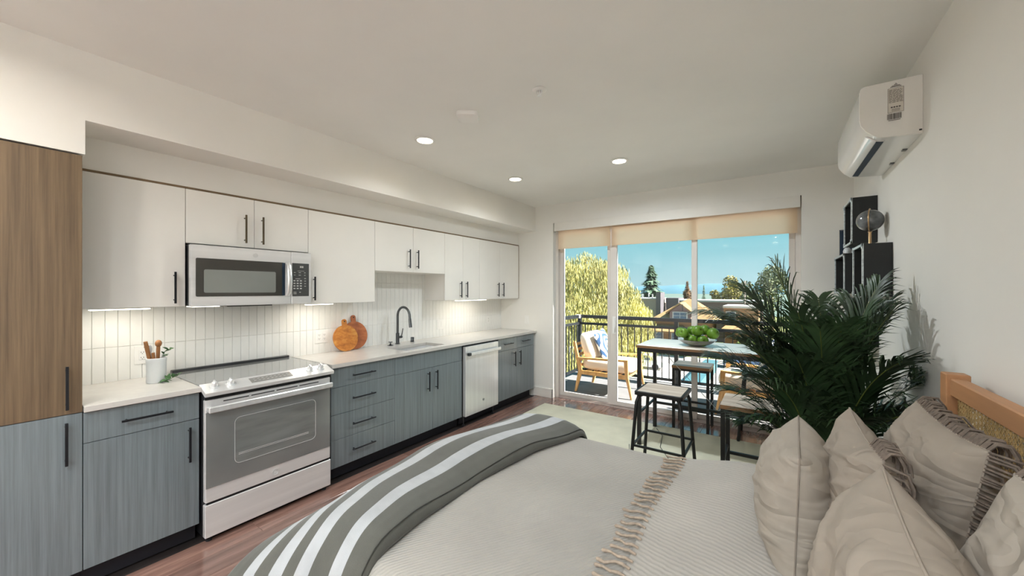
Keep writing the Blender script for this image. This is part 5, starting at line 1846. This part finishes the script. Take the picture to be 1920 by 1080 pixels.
part('porch_roof', hip_roof(-8.3, -5.4, 48.6, 50.3, -3.35, -2.85, -7.8, -6.0, 50.2), 'roof_tan', t)
for x in (-12.0, -7.3):
    far_window(t, x, 50.2, -4.3, .8, 1.4)
far_window(t, -9.8, 50.2, -4.4, 1.3, 1.3, 2)
part('gutter_pipe', MB().cyl((-9.15, 49.6, -.2), (-9.15, 49.6, -1.0), .06, n=6), 'black', t)
t = thing('corner_house', 'tan flat-roofed house at the right with a white sash window', 'house', (-3.4, 57, GZ), 'houses across the street')
part('walls', MB().box(-5.3, -1.6, 55.0, 61, GZ, -.75), 'siding_tan', t)
part('roof', MB().box(-5.38, -1.3, 54.7, 61.3, -.75, -.45, .03), 'house_trim', t)
part('hip_roof', hip_roof(-5.35, -2.2, 53.0, 54.95, -3.2, -2.75, -4.9, -2.6, 54.9), 'roof_tan', t)
far_window(t, -4.5, 55.0, -1.9, .9, 1.3)
far_window(t, -3.2, 55.0, -5.0, .9, 1.3)
t = thing('beige_building', 'beige flat-roofed building beyond the willow', 'building', (-16.5, 66, GZ), 'flat-roofed buildings')
part('walls', MB().box(-19.6, -15.6, 63.5, 70, GZ, .05), 'siding_beige', t)
part('roof_edge', MB().box(-19.8, -15.5, 63.3, 70.2, .05, .22, .03), 'roof_white', t)
part('stair_tower', MB().box(-15.6, -14.9, 63.2, 66, GZ, 1.15), 'siding_dark', t)
for i, x in enumerate((-18.2, -17.2, -16.6)):
    part('roof_vent', MB().cyl((x, 65, .2), (x, 65, .9 + .2 * (i % 2)), .09, n=8), 'house_trim', t)
far_window(t, -18.0, 63.5, -2.6, .9, 1.8)
far_window(t, -16.7, 63.5, -2.6, .9, 1.8)
t = thing('plum_building', 'long plum-brown building with white flat roof edge', 'building', (-8, 68, GZ), 'flat-roofed buildings')
part('walls', MB().box(-12.6, -1.5, 66.5, 73, GZ, -.35), 'siding_plum', t)
part('roof_edge', MB().box(-13.0, -1.2, 66.2, 73.3, -.35, -.05, .03), 'roof_white', t)
part('dark_block', MB().box(-14.6, -12.7, 65.5, 70, GZ, .25), 'siding_dark', t)
far_window(t, -4.2, 66.5, -1.6, .9, 1.0)
t = thing('utility_pole', 'thin utility pole with cross arms behind the houses', 'pole', (-3.6, 66, GZ))
part('pole', MB().cyl((-3.6, 65.4, GZ), (-3.6, 65.4, 2.9), .13, .09, 8), 'siding_beige', t, 50)
for z in (2.4, 1.9):
    part('cross_arm', MB().box(-4.4, -2.8, 65.25, 65.35, z, z + .12), 'siding_beige', t)
def car(label, x, y, rz, m):
    t = thing('parked_car', label, 'car', (x, y, GZ + .02), 'parked cars', R(rz))
    body = [(-2.2, .35), (-2.15, .8), (-1.4, .92), (-.8, 1.42), (.9, 1.45), (1.6, .95), (2.2, .82), (2.25, .35)]
    part('body', MB().prism(body, 1, -.85, .85), m, t, 30, local=True)
    gl = [(-1.25, .95), (-.75, 1.36), (.85, 1.39), (1.4, .95)]
    part('windows', MB().prism(gl, 1, -.86, .86), 'far_glass', t, local=True)
    for wx in (-1.4, 1.4):
        for wy in (-.86, .72):
            part('wheel', MB().cyl((wx, wy, .32), (wx, wy + .14, .32), .32, n=14), 'rubber', t, 50, local=True)
car('white car parked below behind the table legs', -11.3, 40.0, 8, 'car_white')
car('dark car parked below at far left', -17.3, 35.2, 20, 'car_dark')
car('blue car on the street below near the right chair', -2.2, 45.4, 0, 'car_blue')
car('white car on the street below right of the teal wall', 3.4, 46.6, 0, 'car_white')
